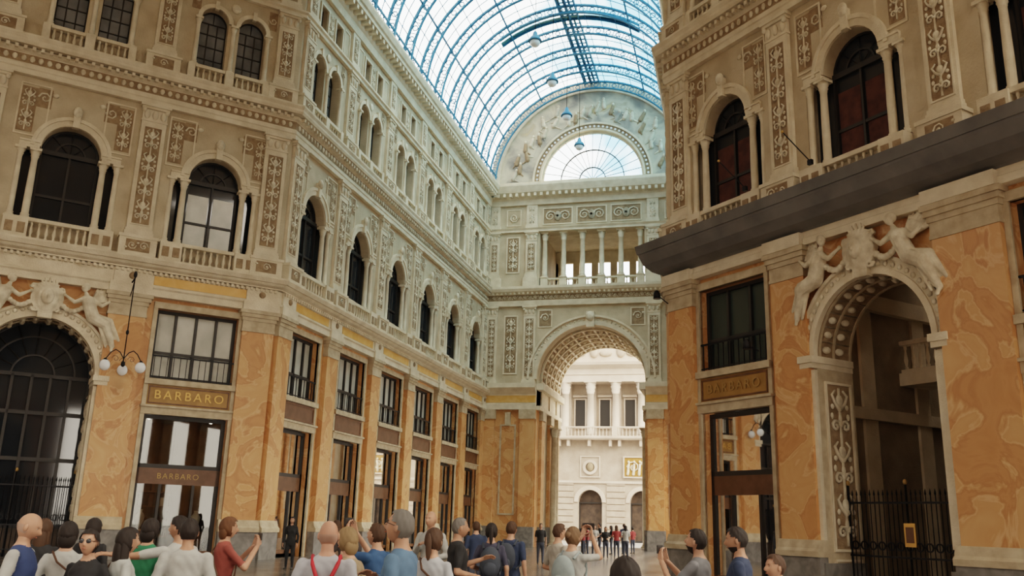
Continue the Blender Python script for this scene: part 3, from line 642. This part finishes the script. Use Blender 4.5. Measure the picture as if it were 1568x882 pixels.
for k in range(14):
    t=pi*(k+.5)/14
    for d in (-1.95,-3.45,-4.95,-6.45,-7.8): p.ell((c+(R-.05)*math.cos(t),d,12.2+(R-.05)*math.sin(t)),(.2,.22,.2),'relief',7,5)
p.box(0,W,-8.6,-1,17.9,19.4,'stucco'); p.box(0,W,-8.6,-1,24.2,24.5,'stucco_light')
p.box(c-R-1,c+R+1,-6.8,-6.5,19.4,21.2,'stucco_light'); p.box(c-R-1,c+R+1,-6.8,-6.5,23.2,24.3,'stucco_light')
for i in range(6):
    x=c-R+.15+i*1.6; p.box(x-.28,x+.28,-6.8,-6.5,21.2,23.2,'stucco_light')
p.box(c-R-1,c-R+.2,-6.8,-6.5,21.2,23.2,'stucco_light')
p.obj('arched_passage')
# --- glazed barrel vault
v=MB(((CX,0),(1,0),(0,1))); I='iron_teal'; z0=28.0; R0=8.3
Y0,Y1=30.5,64.8
def arc(m,y,r0,r1,t,n=40,mat=I): m.ring(0,z0,r0,r1,y-t/2,y+t/2,mat,n=n)
nr=13; ya=Y0+.4; dy=(Y1-.5-ya)/(nr-1)
for i in range(nr):
    y=ya+dy*i
    arc(v,y,8.28,8.4,.18); arc(v,y,7.74,7.82,.18)
    N=34
    for k in range(N):
        t=pi*(k+.5)/N; cx,cz=8.05*math.cos(t),z0+8.05*math.sin(t)
        pts=[(cx+.18*math.cos(q*pi/3),y,cz+.18*math.sin(q*pi/3)) for q in range(7)]; v.tube(pts,.038,I,3)
        t=pi*k/N; v.tube([(7.78*math.cos(t),y,z0+7.78*math.sin(t)),(8.32*math.cos(t),y,z0+8.32*math.sin(t))],.03,I,3)
    if i<nr-1:
        for q in (1,2): arc(v,y+dy*q/3,8.38,8.42,.035,30)
for k in range(0,25):
    t=pi*k/24; a=8.38; x,z=a*math.cos(t),z0+a*math.sin(t); r=.07 if k%4==0 else .026
    v.tube([(x,Y0,z),(x,Y1,z)],r,I,4)
for sg in (-1,1):
    v.box(*sorted((sg*8.1,sg*8.45)),Y0,Y1,27.7,28.05,I); v.box(*sorted((sg*7.75,sg*7.85)),Y0,Y1,28.75,28.85,I); v.box(*sorted((sg*7.85,sg*7.95)),Y0,Y1,28.0,28.1,I)
    y=Y0
    while y<Y1-1:
        v.tube([(sg*7.9,y,28.1),(sg*7.82,y+.4,28.75),(sg*7.9,y+.8,28.1)],.03,I,3); y+=.8
WK='walk_teal'
for x in (-.55,-.2,.15,.5): v.box(x,x+.05+.1,Y0,Y1,36.44,36.48,WK)
for x in (-.6,.6): v.box(x-.04,x+.04,Y0,Y1,36.3,36.5,I)
k=0
while Y0+.3+k*.55<Y1: y=Y0+.3+k*.55; v.box(-.6,.6,y,y+.08,36.38,36.44,I); k+=1
v.ring(0,z0,8.44,8.48,54.1,54.4,WK,.95,2.2,16); v.ring(0,z0,8.44,8.48,54.6,54.9,WK,.95,2.2,16)
for y in (54.05,54.95): v.ring(0,z0,8.3,8.46,y-.04,y+.04,I,.95,2.2,16)
vo=v.obj('glass_roof_vault')
g=MB(((CX,0),(1,0),(0,1))); g.ring(0,z0,8.42,8.43,Y0,Y1,'vault_glass',n=48); g.obj('roof_glass',vo)
# --- octagon dome (iron ribs, glass)
d=MB(((CX,CY),(1,0),(0,1))); RD=21.5; zd=29.5
for k in range(32):
    a=2*pi*k/32; d.tube([(RD*math.cos(a)*math.cos(t),RD*math.sin(a)*math.cos(t),zd+RD*math.sin(t)) for t in [pi/2*q/12 for q in range(12)]],.14,I,4)
for j in range(1,12):
    t=pi/2*j/12; d.tube([(RD*math.cos(a)*math.cos(t),RD*math.sin(a)*math.cos(t),zd+RD*math.sin(t)) for a in [2*pi*q/48 for q in range(49)]],.08,I,4)
d.lathe(0,0,[(RD+.6,27.7),(RD-.3,27.7),(RD-.3,29.6),(RD+.6,29.6)],'stucco_light',48)
do=d.obj('glass_dome')
d=MB(((CX,CY),(1,0),(0,1))); RG=RD+.16
b=len(d.v)
for j in range(17):
    t=pi/2*j/16
    for q in range(48): a=2*pi*q/48; d.v.append(d.P(RG*math.cos(a)*math.cos(t),RG*math.sin(a)*math.cos(t),zd+RG*math.sin(t)))
for j in range(16):
    for q in range(48): k=(q+1)%48; d.face([j*48+q,j*48+k,(j+1)*48+k,(j+1)*48+q],'dome_glass',True)
d.obj('dome_glass',do)
for y in (39.3,44.2,49.1,54,59):
    l=MB(((CX,0),(1,0),(0,1)))
    l.tube([(0,y,36.3),(0,y,28.9)],.02,'iron_black',4)
    l.lathe(0,y,[(.03,29.1),(.12,29.0),(.16,28.8),(.3,28.65),(.38,28.5),(.4,28.42)],'iron_teal',14)
    l.ell((0,y,28.35),(.3,.3,.26),'lamp_white',14,9); l.obj('pendant_lamp')
def lantern(fr,s,d):
    l=MB(fr); B='iron_black'
    l.tube([(s,0.2,10.3),(s,d,10.3)],.03,B,6); l.tube([(s,.25,9.7),(s,.7,9.9),(s,d,10.25)],.02,B,5)
    l.tube([(s,d,10.4),(s,d,7.0)],.02,B,6); l.ell((s,d,10.45),(.07,.07,.14),B,8,6); l.ell((s,d,8.2),(.06,.06,.1),B,8,6); l.ell((s,d,7.0),(.08,.08,.12),B,8,6)
    for k in range(3):
        a=2*pi*k/3+.4; ca,sa=math.cos(a)*.7,math.sin(a)*.7
        pts=[(s,d,7.2)]+[(s+ca*t,d+sa*t,7.2+.35*math.sin(pi*t)+(-.12*t)) for t in (.25,.5,.75,1)]
        l.tube(pts,.02,B,5); spiral(l,s+ca*.45,7.15,d+sa*.45,.14,1.2,1,0,B,.012,9)
        l.lathe(s+ca,d+sa,[(.03,7.12),(.09,7.05),(.1,7.0)],B,10); l.ell((s+ca,d+sa,6.86),(.19,.19,.21),'lamp_white',14,10)
    l.obj('wall_lantern')
lantern(LC,5.75,1.1)
for s in (4.4,7.2):
    l=MB(RC); l.tube([(s,.5,12.3),(s-.1,1.5,13.0)],.02,'iron_black',5); l.ell((s-.1,1.52,13.02),(.045,.045,.045),'gold',8,6); l.box(s-.08,s+.08,.45,.55,12.2,12.35,'iron_black'); l.obj('flag_pole')
for fr,s in ((RC,.1),(RC,4.5)):
    l=MB(fr); l.tube([(s,.3,9.3 if s<1 else 7.0),(s,.7,9.5 if s<1 else 7.1)],.02,'iron_black',5); l.lathe(s,.8,[(.05,9.7 if s<1 else 7.3),(.12,9.6 if s<1 else 7.2),(.14,9.4 if s<1 else 7.0)],'iron_black',10); l.obj('spotlight')
# --- street building opposite
SB=((-46.5,97.0),(1,0),(0,-1)); m=MB(SB); WH='street_white'; RU='street_rust'
n=12; bw=5.6
for i in range(n):
    a=i*bw; c=a+bw/2
    for sg in (-1,1): m.box(*sorted((c+sg*1.3,c+sg*bw/2)),-.8,0,0,10.6,RU)
    m.archfill(c,4.0,1.3,10.6,-.8,0,RU,n=14); m.ring(c,4.0,1.3,1.75,0,.12,WH,n=14)
    m.box(c-1.3,c+1.3,-1,-.8,0,5.4,'shop_dark'); rframe(m,c-1.3,c+1.3,0,4,-.8,-.6,.12,'frame_dark')
    for z in np.arange(.6,6.0,.65): 
        for sg in (-1,1): m.box(*sorted((c+sg*1.8,c+sg*bw/2)),0,.1,z,z+.55,RU)
    m.box(a,a+bw,0,.15,6.0,6.25,WH)
    if i%2==0:
        m.box(c-1.9,c+1.9,0,.14,6.7,8.8,'sign_ochre'); rframe(m,c-2.0,c+2.0,6.6,8.9,0,.25,.15,WH); relief_h(m,c-1.8,c+1.8,6.9,8.6,.18,'relief')
        for q in range(6): m.caps((c-1.5+q*.6,.2,7.0),(c-1.4+q*.6,.25,8.0),.16,.13,'relief',7); m.ell((c-1.4+q*.6,.28,8.3),(.13,.1,.15),'relief',7,5)
    else:
        m.ring(c,7.7,.5,.8,0,.2,WH,0,2*pi,16); m.ell((c,.1,7.7),(.4,.25,.5),'stucco_field'); rframe(m,c-1.1,c+1.1,6.6,8.9,0,.12,.12,WH)
    balustrade(m,a+.3,a+bw-.3,1.0,10.9,1.1,WH,.4,6); m.box(a-.3,a+.3,.8,1.2,10.9,12,WH)
    for x in (a+.5,a+bw*.5,a+bw-.5): m.box(x-.14,x+.14,.2,1.0,9.9,10.6,WH)
    m.box(a,a+bw,-2.2,-1.6,10.9,22,RU)
    for x in (a,a+bw/2): column(m,x,.0,11.0,17.0,.42,WH,14); m.box(x-.4,x+.4,-1.62,-1.3,11,17,WH)
    for x in (c-1.4,c+1.4): m.box(x-.55,x+.55,-1.62,-1.55,12.2,15.2,'frame_dark'); rframe(m,x-.7,x+.7,12,15.4,-1.6,-1.4,.15,WH); m.prism([(-1.6,15.5),(-1.2,15.5),(-1.15,15.7),(-1.6,15.9)],x-.8,x+.8,WH)
L=n*bw
m.prism([(-2.2,10.6),(1.2,10.6),(1.3,10.75),(1.3,10.9),(-2.2,10.9)],0,L,WH)
m.prism([(-2.2,17.0),(.5,17.0),(.5,17.7),(.6,17.8),(.5,17.9),(.5,18.4),(1.1,18.8),(1.2,19.1),(-2.2,19.1)],0,L,WH)
m.box(0,L,-1,.2,19.1,21.6,WH); m.prism([(-1,21.6),(.6,21.8),(.7,22.1),(-1,22.1)],0,L,WH)
m.box(0,L,-12,-2.2,0,22,WH)
for x in np.arange(1.2,L,3.0): m.ell((x,.3,20.4),(.5,.2,.7),RU); m.ell((x+1.3,.3,20.2),(.7,.15,.35),RU)
sb=m.obj('street_building')
for k in (1,2,3): inst(sb,'street_building',rotC(k*pi/2))
f=MB(); f.box(-70,50,-50,73.4,-.2,0,'floor_marble'); f.obj('floor')
f=MB(); f.box(-90,70,73.4,110,-.25,-.05,'asphalt'); f.obj('street_ground')
# ------------------------------------------------------------------ people
SK=[(.50,.27,.18),(.42,.22,.14),(.35,.18,.11)]
def headmesh(m,M,skin,hair,style,extras,nu=36,nv=28):
    sk=col(skin,.5); hc=col(hair,.7) if hair else sk
    def pt(x,y,z):
        px,py,pz=.076*x,.096*y,.116*z
        if z>0: f=1+.13*z*z; px*=f; py*=f
        if z<0:
            px*=1-.30*z*z
            if y<0: py*=1-.42*(-z)
            else: py*=1-.12*z*z
        if y>0:
            g=lambda a,s:math.exp(-(a/s)**2)
            py+=.024*g(px,.013)*g(pz+.012,.024)+.012*g(px,.012)*g(pz+.028,.012)
            py-=.010*(g(px-.031,.016)+g(px+.031,.016))*g(pz-.012,.013)
            py+=.005*g(px,.04)*g(pz-.034,.01)+.006*g(px,.022)*g(pz+.058,.008)-.004*g(px,.022)*g(pz+.050,.004)+.007*g(px,.02)*g(pz+.092,.016)
        return Vector((px,py,pz))
    def grid(mod,keep,mat):
        b=len(m.v)
        for j in range(nv+1):
            th=pi*j/nv
            for i in range(nu):
                ph=2*pi*i/nu; x,y,z=math.sin(th)*math.cos(ph),math.sin(th)*math.sin(ph),math.cos(th)
                q=mod(x,y,z,pt(x,y,z)); m.v.append(tuple(M@q))
        for j in range(nv):
            for i in range(nu):
                k=(i+1)%nu; th=pi*(j+.5)/nv; ph=2*pi*(i+.5)/nu
                if keep(math.sin(th)*math.cos(ph),math.sin(th)*math.sin(ph),math.cos(th)): m.face([b+j*nu+i,b+j*nu+k,b+(j+1)*nu+k,b+(j+1)*nu+i],mat,True)
    grid(lambda x,y,z,p:p,lambda *a:True,sk)
    def E(c,r,mat,nu=8,nv=6):
        b=len(m.v); m.ell((0,0,0),r,mat,nu,nv)
        for q in range(b,len(m.v)): m.v[q]=tuple(M@(Vector(m.v[q])+Vector(c)))
    for sg in (-1,1):
        E((sg*.078,-.005,-.005),(.012,.02,.032),sk)
        E((sg*.031,.073,.012),(.013,.0075,.0052),'eye_white'); E((sg*.031,.0785,.012),(.0056,.003,.005),'frame_dark')
        if hair: E((sg*.031,.086,.031),(.018,.005,.0035),hc)
    E((0,.094,-.056),(.022,.007,.006),col((skin[0]*.8,skin[1]*.55,skin[2]*.55)))
    if hair and style!='bald':
        th={'short':.012,'long':.018,'bun':.013,'bob':.020,'thin':.006}.get(style,.013)
        def mod(x,y,z,p):
            a=math.atan2(y,x); q=.0028*math.sin(26*a+4*z)+.002*math.sin(11*a+9*z)
            d=Vector((x,y,max(z,-.2))); return p+d*(th+q)
        if style in('short','thin'): keep=lambda x,y,z: z>.66 or (y<.42 and z>.28) or (y<.05 and z>-.1) or (y<-.35 and z>-.55)
        else: keep=lambda x,y,z: z>.62 or (y<.45 and z>.2) or (y<.2 and z>-.75)
        grid(mod,keep,hc)
        if style=='long':
            for x,y,rx,ry in ((0,-.075,.075,.045),(-.062,-.035,.03,.045),(.062,-.035,.03,.045)): E((x,y,-.12),(rx,ry,.16),hc,12,10)
        if style=='bun': E((0,-.12,.03),(.04,.04,.04),hc,10,8)
        if style=='bob': E((0,-.06,-.05),(.088,.05,.09),hc,12,8)
        if style=='pony': E((0,-.12,-.05),(.03,.03,.13),hc,10,8)
    if style=='bald' and hair:
        grid(lambda x,y,z,p:p+Vector((x,y,0))*.003,lambda x,y,z:-.45<z<.12 and y<.1,col(tuple(.6*a+.4*b for a,b in zip(skin,hair)),.6))
    if 'glasses' in extras or 'sun' in extras:
        gm='frame_dark'
        for sg in (-1,1):
            if 'sun' in extras: E((sg*.032,.094,.010),(.026,.006,.02),'glass_dark',12,6)
            else:
                pts=[tuple(M@Vector((sg*.032+.023*math.cos(q*pi/6),.098,.01+.018*math.sin(q*pi/6)))) for q in range(13)]; m.tube(pts,.0022,gm,4)
            m.tube([tuple(M@Vector((sg*.056,.092,.014))),tuple(M@Vector((sg*.085,.0,.012)))],.0026,'frame_dark',4)
        m.tube([tuple(M@Vector((-.01,.1,.012))),tuple(M@Vector((.01,.1,.012)))],.002,'frame_dark',4)
    if 'beard' in extras:
        grid(lambda x,y,z,p:p+Vector((x,y,min(z,0)))*.007,lambda x,y,z:z<-.42 and y>.0 and not(abs(x)<.25 and -.52<z<-.42),hc)
def hand(m,wr,dr,pn,side,skin,curl=.5):
    sk=col(skin,.5); dr=Vector(dr).normalized(); pn=Vector(pn); pn=(pn-dr*pn.dot(dr)).normalized(); sd=dr.cross(pn)*side
    wr=Vector(wr)
    for q in (-.024,-.008,.008,.024): m.caps(wr+sd*q*.6,wr+dr*.085+sd*q,.015,.012,sk,7)
    for q,L in ((-.03,.062),(-.010,.078),(.010,.084),(.030,.074)):
        a=wr+dr*.085+sd*q; b=a+(dr*math.cos(curl*.6)+pn*math.sin(curl*.6))*L*.5; c=b+(dr*math.cos(curl*1.6)+pn*math.sin(curl*1.6))*L*.5
        m.caps(a,b,.009,.008,sk,6); m.caps(b,c,.008,.0065,sk,6)
    a=wr+dr*.03+sd*.03; b=a+(dr*.6+sd*.7+pn*.3).normalized()*.04; c=b+(dr*.85+sd*.2+pn*.45).normalized()*.03
    m.caps(a,b,.013,.010,sk,6); m.caps(b,c,.010,.008,sk,6)
POSE={'down':((.235,-.03,1.13),(.245,.05,.88)),'phone':((.25,.19,1.20),(.075,.36,1.44)),'high':((.23,.26,1.42),(.07,.36,1.66)),
 'bent':((.26,-.05,1.15),(.12,.20,1.10)),'hip':((.34,-.08,1.18),(.2,.02,1.0)),'hug':((.40,.14,1.36),(.62,.22,1.38)),'fwd':((.24,.12,1.2),(.22,.36,1.28)),'chest':((.25,.04,1.16),(.06,.2,1.28)),'up':((.30,.15,1.45),(.26,.28,1.70))}
F=Vector((-.2504,.9681,0)); Rt=Vector((.9681,.2504,0))
def person(name,Lr,D,h,ang,pose=('down','down'),shirt=(.7,.7,.7),pants=(.06,.07,.1),hair=(.03,.02,.015),style='short',skin=SK[0],sleeve='short',look=(0,0),extras=(),voxel=.014,female=False):
    b=MB(); sh=.160 if female else .185; X='stucco'; segs=[]
    kx=.92 if female else 1.0; ru=.048 if female else .056
    b.loft([(.80,.10,.09,0),(.86,.155,.115,0),(.95,.172*(1.05 if female else 1),.125,-.005),(1.08,.145*kx,.112,0),(1.18,.15*kx,.115,.005),(1.30,.172*kx,.122,.01),(1.38,.18*kx,.112,0),(1.44,.15*kx,.088,-.01),(1.475,.095,.07,-.01),(1.50,.06,.06,-.008)],X)
    if female:
        for sg in (-1,1): b.ell((sg*.075,.09,1.27),(.065,.055,.06),X,10,8)
    T=lambda a,c_,r,t:segs.append((a,c_,r,t))
    TS='vest' if 'vest' in extras else 'shirt'
    T((0,0,1.0),(0,0,1.0),.17,TS); T((-.08,0,.98),(.08,0,.98),.12,TS); T((-.07,0,1.2),(.07,0,1.2),.13,TS); T((-.12,0,1.38),(.12,0,1.38),.10,TS)
    b.caps((0,-.01,1.47),(0,.012,1.60),.056,.050,X); T((0,.0,1.505),(0,.012,1.6),.058,'skin')
    wr_=[]
    for sg,ps in ((1,pose[0]),(-1,pose[1])):
        e,wv=POSE[ps]; s0=(sg*sh,-.005,1.41); e=(sg*e[0],e[1],e[2]); wv=(sg*wv[0],wv[1],wv[2])
        mid=tuple(s0[i]+(e[i]-s0[i])*.72 for i in range(3))
        b.caps(s0,mid,ru,ru-.005,X); b.caps(mid,e,.044,.040,X); b.caps(e,wv,.040+(.008 if sleeve=='long' else 0),.027+(.006 if sleeve=='long' else 0),X)
        T(s0,mid,.06,'shirt' if sleeve!='none' else 'skin'); T(mid,e,.045,'shirt' if sleeve=='long' else 'skin'); T(e,wv,.034,'shirt' if sleeve=='long' else 'skin')
        wr_.append((sg,Vector(e),Vector(wv),ps))
        hp=(sg*.088,0,.88); kn=(sg*.1,.012,.49); an=(sg*.105,-.02,.1)
        b.caps(hp,kn,.092,.066,X); b.caps(kn,an,.064,.046,X); b.caps((sg*.105,-.04,.05),(sg*.12,.14,.04),.045,.038,X)
        T(hp,kn,.08,'pants'); T(kn,(sg*.105,-.02,.13),.055,'pants'); T((sg*.105,-.03,.05),(sg*.12,.14,.04),.042,'shoe')
    o=b.obj('tmp'); md=o.modifiers.new('r','REMESH'); md.mode='VOXEL'; md.voxel_size=voxel
    sm=o.modifiers.new('s','SMOOTH'); sm.iterations=4; sm.factor=.5
    dg=bpy.context.evaluated_depsgraph_get(); me=bpy.data.meshes.new_from_object(o.evaluated_get(dg))
    nv=len(me.vertices); co=np.empty(nv*3); me.vertices.foreach_get('co',co); co=co.reshape(-1,3)
    fc=np.array([p.center[:] for p in me.polygons]) if len(me.polygons) else np.zeros((0,3))
    best=np.full(len(fc),1e9); tag=np.zeros(len(fc),int); tags=['shirt','pants','skin','shoe','vest']
    for a,c_,r,t in segs:
        a=np.array(a);c_=np.array(c_);d=c_-a;L2=max(d@d,1e-9); u=np.clip(((fc-a)@d)/L2,0,1); dist=np.linalg.norm(fc-(a+u[:,None]*d),axis=1)-r
        k=dist<best; best[k]=dist[k]; tag[k]=tags.index(t)
    low=(fc[:,2]<.93)&((tag==0)|(tag==4))&(np.abs(fc[:,0])<.2)
    tag[low]=1
    tag[(fc[:,2]>1.495)&(np.abs(fc[:,0])<.075)]=2
    if voxel<.02:
        w_=.0045*(np.sin(co[:,2]*48+co[:,0]*36)*np.sin(co[:,0]*30+co[:,1]*44+1.3))
        msk=(co[:,2]>.95)&(co[:,2]<1.44); r_=np.linalg.norm(co[:,:2],axis=1)+1e-6
        for q in (0,1): co[:,q]+=np.where(msk,w_*co[:,q]/r_,0)
    mats={0:col(shirt),1:col(pants),2:col(skin,.5),3:col((.05,.045,.04)),4:col((.03,.05,.13))}
    m=MB(); m.v=[tuple(x) for x in co]
    for p,t in zip(me.polygons,tag): m.face(list(p.vertices),mats[int(t)],True)
    bpy.data.meshes.remove(me); bpy.data.objects.remove(o)
    Mh=Matrix.Translation((0,.022,1.636))@Matrix.Rotation(look[1],4,'Z')@Matrix.Rotation(look[0],4,'X')
    near=voxel<.02
    headmesh(m,Mh,skin,hair,style,extras,44 if near else 18,34 if near else 14)
    for sg,e,wv,ps in wr_:
        dr=(wv-e).normalized()
        if ps in('phone','high'): hand(m,wv,Vector((-sg*.25,.25,.9)),Vector((-sg*.8,-.5,0)),-sg,skin,.7)
        elif ps=='down': hand(m,wv,dr,Vector((-sg,0,0)),sg,skin,.45)
        else: hand(m,wv,dr,Vector((-sg*.6,0,-.8)),sg,skin,.5)
    if any(p in('phone','high') for p in pose):
        z=1.55 if 'phone' in pose else 1.77; m.box(-.075,.075,.40,.41,z-.04,z+.04,'frame_dark')
        m.ell((.05,.413,z+.02),(.012,.004,.012),'glass_dark',8,4)
    if 'pack' in extras or 'pack_light' in extras:
        pc=col((.05,.06,.08)) if 'pack' in extras else col((.30,.35,.35))
        m.ell((0,-.2,1.22),(.15,.1,.22),pc,16,12); m.ell((0,-.28,1.13),(.1,.05,.1),pc,12,8)
        for sg in (-1,1): m.tube([(sg*.1,-.13,1.4),(sg*.11,-.02,1.475),(sg*.115,.11,1.40),(sg*.12,.135,1.27),(sg*.15,.05,1.1),(sg*.13,-.12,1.05)],.018,pc,6)
    if 'bag' in extras:
        bc=col((.10,.05,.03)); m.ell((.24,-.02,.98),(.05,.13,.10),bc,14,9)
        m.tube([(.24,-.08,1.05),(.12,-.135,1.25),(-.05,-.125,1.38),(-.11,-.04,1.475),(-.09,.09,1.42),(.05,.145,1.25),(.2,.09,1.08)],.011,bc,6)
    if 'straps' in extras:
        for sg in (-1,1): m.tube([(sg*.11,.1,1.4),(sg*.11,.0,1.478),(sg*.10,-.09,1.42),(sg*.05,-.133,1.30),(-sg*.05,-.128,1.15),(-sg*.1,-.12,1.0)],.016,'red_strap',6)
    ob=m.obj(name); ob.location=F*D+Rt*Lr; ob.rotation_euler=(0,0,math.radians(14.5+ang)); ob.scale=[h/1.75]*3
    return ob
WHT=(.42,.42,.40); BLK=(.02,.02,.022); NAV=(.03,.045,.09); DH=(.022,.015,.012); BR=(.07,.035,.018); GR=(.15,.135,.12); SAND=(.30,.22,.14)
P=person
P('bald_man',-3.96,7.6,1.70,-80,('bent','bent'),WHT,hair=(.3,.27,.25),style='bald',extras=('vest',),look=(-.35,.1))
P('woman_in_black',-5.02,10,1.62,10,shirt=BLK,hair=BR,style='long',female=True)
P('woman_in_white',-4.08,8.6,1.615,20,('bent','bent'),WHT,hair=DH,style='bob',female=True,extras=('bag',))
P('woman_with_sunglasses',-3.50,7.8,1.575,170,('down','bent'),BLK,hair=DH,style='bun',extras=('sun',),female=True,look=(.1,.2))
P('woman_with_dark_hair',-4.93,11,1.63,0,shirt=BLK,hair=DH,style='bob',female=True)
P('woman_in_pale_top',-3.29,8,1.59,-50,('bent','bent'),(.40,.41,.39),hair=DH,style='long',female=True,extras=('bag',))
P('woman_in_green',-3.75,9.7,1.655,-10,('bent','bent'),(.03,.18,.09),hair=DH,style='bob',female=True)
P('man_hugging',-3.25,9.2,1.70,60,('bent','hug'),WHT,hair=DH,style='short',skin=SK[1],look=(.0,.3))
P('man_in_white_tee',-2.85,8.3,1.68,15,('bent','bent'),WHT,hair=DH,style='short',skin=SK[1])
P('woman_photographing',-3.18,10.5,1.69,-60,('phone','phone'),(.28,.07,.055),hair=(.12,.05,.02),style='bob',female=True,extras=('bag',))
P('woman_in_black_coat',-7.08,30.5,1.68,180,shirt=BLK,pants=BLK,hair=DH,style='long',sleeve='long',female=True,voxel=.025)
P('bald_man_with_red_straps',-1.40,7.3,1.71,5,('bent','bent'),(.40,.40,.43),hair=(.3,.25,.22),style='bald',extras=('straps',),skin=(.50,.25,.17))
P('woman_with_glasses',-1.42,8.4,1.64,60,('bent','bent'),SAND,hair=(.25,.16,.08),style='bob',extras=('glasses',),female=True)
P('man_in_dark_shirt',-2.73,16,1.72,0,shirt=(.06,.05,.05),hair=BR)
P('woman_in_brown',-3.2,17.5,1.66,30,shirt=(.2,.13,.09),hair=BR,style='long',female=True)
P('man_raising_phone',-1.33,9.6,1.68,60,('high','high'),(.03,.08,.18),hair=BR,style='short',look=(.3,0))
P('man_in_denim_shirt',-.76,6.8,1.80,75,('chest','bent'),(.09,.16,.25),hair=GR,style='short',extras=('glasses',),sleeve='long',look=(.25,0),skin=SK[1])
P('man_in_white_shirt',-1.12,14,1.86,150,('chest','bent'),WHT,hair=(.2,.13,.1),style='bald',sleeve='long')
P('woman_in_white_tee',-.66,8.5,1.66,-20,('bent','bent'),(.40,.41,.43),hair=BR,style='pony',female=True,extras=('bag',))
P('man_in_black_tee',-.56,11,1.77,-75,('bent','fwd'),BLK,hair=GR,style='thin',skin=SK[1])
P('woman_with_backpack',-.19,13,1.71,0,('down','bent'),(.05,.05,.08),hair=DH,style='pony',extras=('pack',),female=True)
P('man_with_backpack',.1,14.4,1.74,-20,shirt=NAV,hair=BR,extras=('pack',))
P('man_in_navy',-.62,20,1.72,10,shirt=NAV,hair=BR,voxel=.02)
P('woman_in_navy',-.75,25,1.66,40,shirt=BLK,hair=DH,style='long',female=True,voxel=.02)
P('man_walking',1.57,40,1.70,180,shirt=BLK,hair=DH,voxel=.025)
P('man_in_cream_tee',.76,13,1.73,-60,('bent','bent'),(.38,.34,.29),hair=BR,style='short')
P('woman_raising_camera',.78,10.6,1.70,-35,('high','high'),WHT,hair=(.16,.09,.045),style='bun',extras=('pack_light',),female=True)
P('man_with_camera',1.90,9,1.72,60,('phone','phone'),(.18,.18,.19),hair=DH,extras=('beard',),look=(.2,0))
P('man_with_beard',2.2,8.6,1.75,70,('bent','bent'),NAV,hair=DH,style='short',extras=('beard',),skin=SK[1],look=(-.1,0))
P('boy_with_brown_hair',2.37,8,1.53,100,('bent','bent'),(.3,.3,.32),hair=BR,style='short')
P('woman_in_foreground',.66,5.0,1.565,0,('down','down'),BLK,hair=DH,style='bob',female=True)
fars=[(4.2,49),(4.7,52),(4.9,50),(5.6,54),(5.4,49),(6.4,55),(6.1,50),(7.3,56),(6.6,50),(8.1,58),(4.9,57),(7.0,53)]
rnd=random.Random(11)
for i,(l,d) in enumerate(fars):
    P('tourist',l,d,rnd.uniform(1.6,1.8),rnd.choice([0,180,30,-40,90]),('down','bent'),rnd.choice([WHT,BLK,NAV,(.3,.05,.05),(.1,.2,.3)]),hair=rnd.choice([DH,BR]),style=rnd.choice(['short','long']),voxel=.03)
# ------------------------------------------------------------------ world + camera
wd=bpy.data.worlds.new('World'); bpy.context.scene.world=wd; wd.use_nodes=True; nt=wd.node_tree; bg=nt.nodes['Background']
tc=nt.nodes.new('ShaderNodeTexCoord')
def lobe(v,a,b,c0,c1):
    v=Vector(v).normalized(); sp=nt.nodes.new('ShaderNodeVectorMath'); sp.operation='DOT_PRODUCT'; sp.inputs[1].default_value=v
    nt.links.new(tc.outputs['Generated'],sp.inputs[0]); r=nt.nodes.new('ShaderNodeValToRGB'); r.color_ramp.interpolation='EASE'
    r.color_ramp.elements[0].position=a; r.color_ramp.elements[0].color=c0+(1,); r.color_ramp.elements[1].position=b; r.color_ramp.elements[1].color=c1+(1,)
    nt.links.new(sp.outputs['Value'],r.inputs['Fac']); return r.outputs['Color']
A=lobe((.75,-.3,.6),.0,1,(.14,.148,.152),(1.0,.90,.76)); B=lobe((-.5,.72,.42),.62,1,(0,0,0),(.52,.53,.52))
mx=nt.nodes.new('ShaderNodeMix'); mx.data_type='RGBA'; mx.blend_type='ADD'; mx.inputs[0].default_value=1
nt.links.new(A,mx.inputs[6]); nt.links.new(B,mx.inputs[7]); nt.links.new(mx.outputs[2],bg.inputs['Color']); bg.inputs['Strength'].default_value=11
sc=bpy.context.scene
sc.view_settings.view_transform='Filmic'
try: sc.view_settings.look='Medium High Contrast'
except Exception: pass
cam=bpy.data.cameras.new('camera'); co=bpy.data.objects.new('camera',cam); sc.collection.objects.link(co); sc.camera=co
cam.lens=36*1380/1600; cam.sensor_width=36; cam.clip_end=500
if ZOOM:
    cam.lens*=ZOOM[2]; cam.shift_x=(ZOOM[0]-800)/1600*ZOOM[2]; cam.shift_y=-(ZOOM[1]-450)/1600*ZOOM[2]
p=math.radians(14.8); rr=math.radians(1.7)
fw=F*math.cos(p)+Vector((0,0,1))*math.sin(p); up=Rt.cross(fw)
ex=Rt*math.cos(rr)+up*math.sin(rr); ey=-Rt*math.sin(rr)+up*math.cos(rr)
M=Matrix((( ex.x,ey.x,-fw.x,0),(ex.y,ey.y,-fw.y,0),(ex.z,ey.z,-fw.z,1.75),(0,0,0,1))); co.matrix_world=M
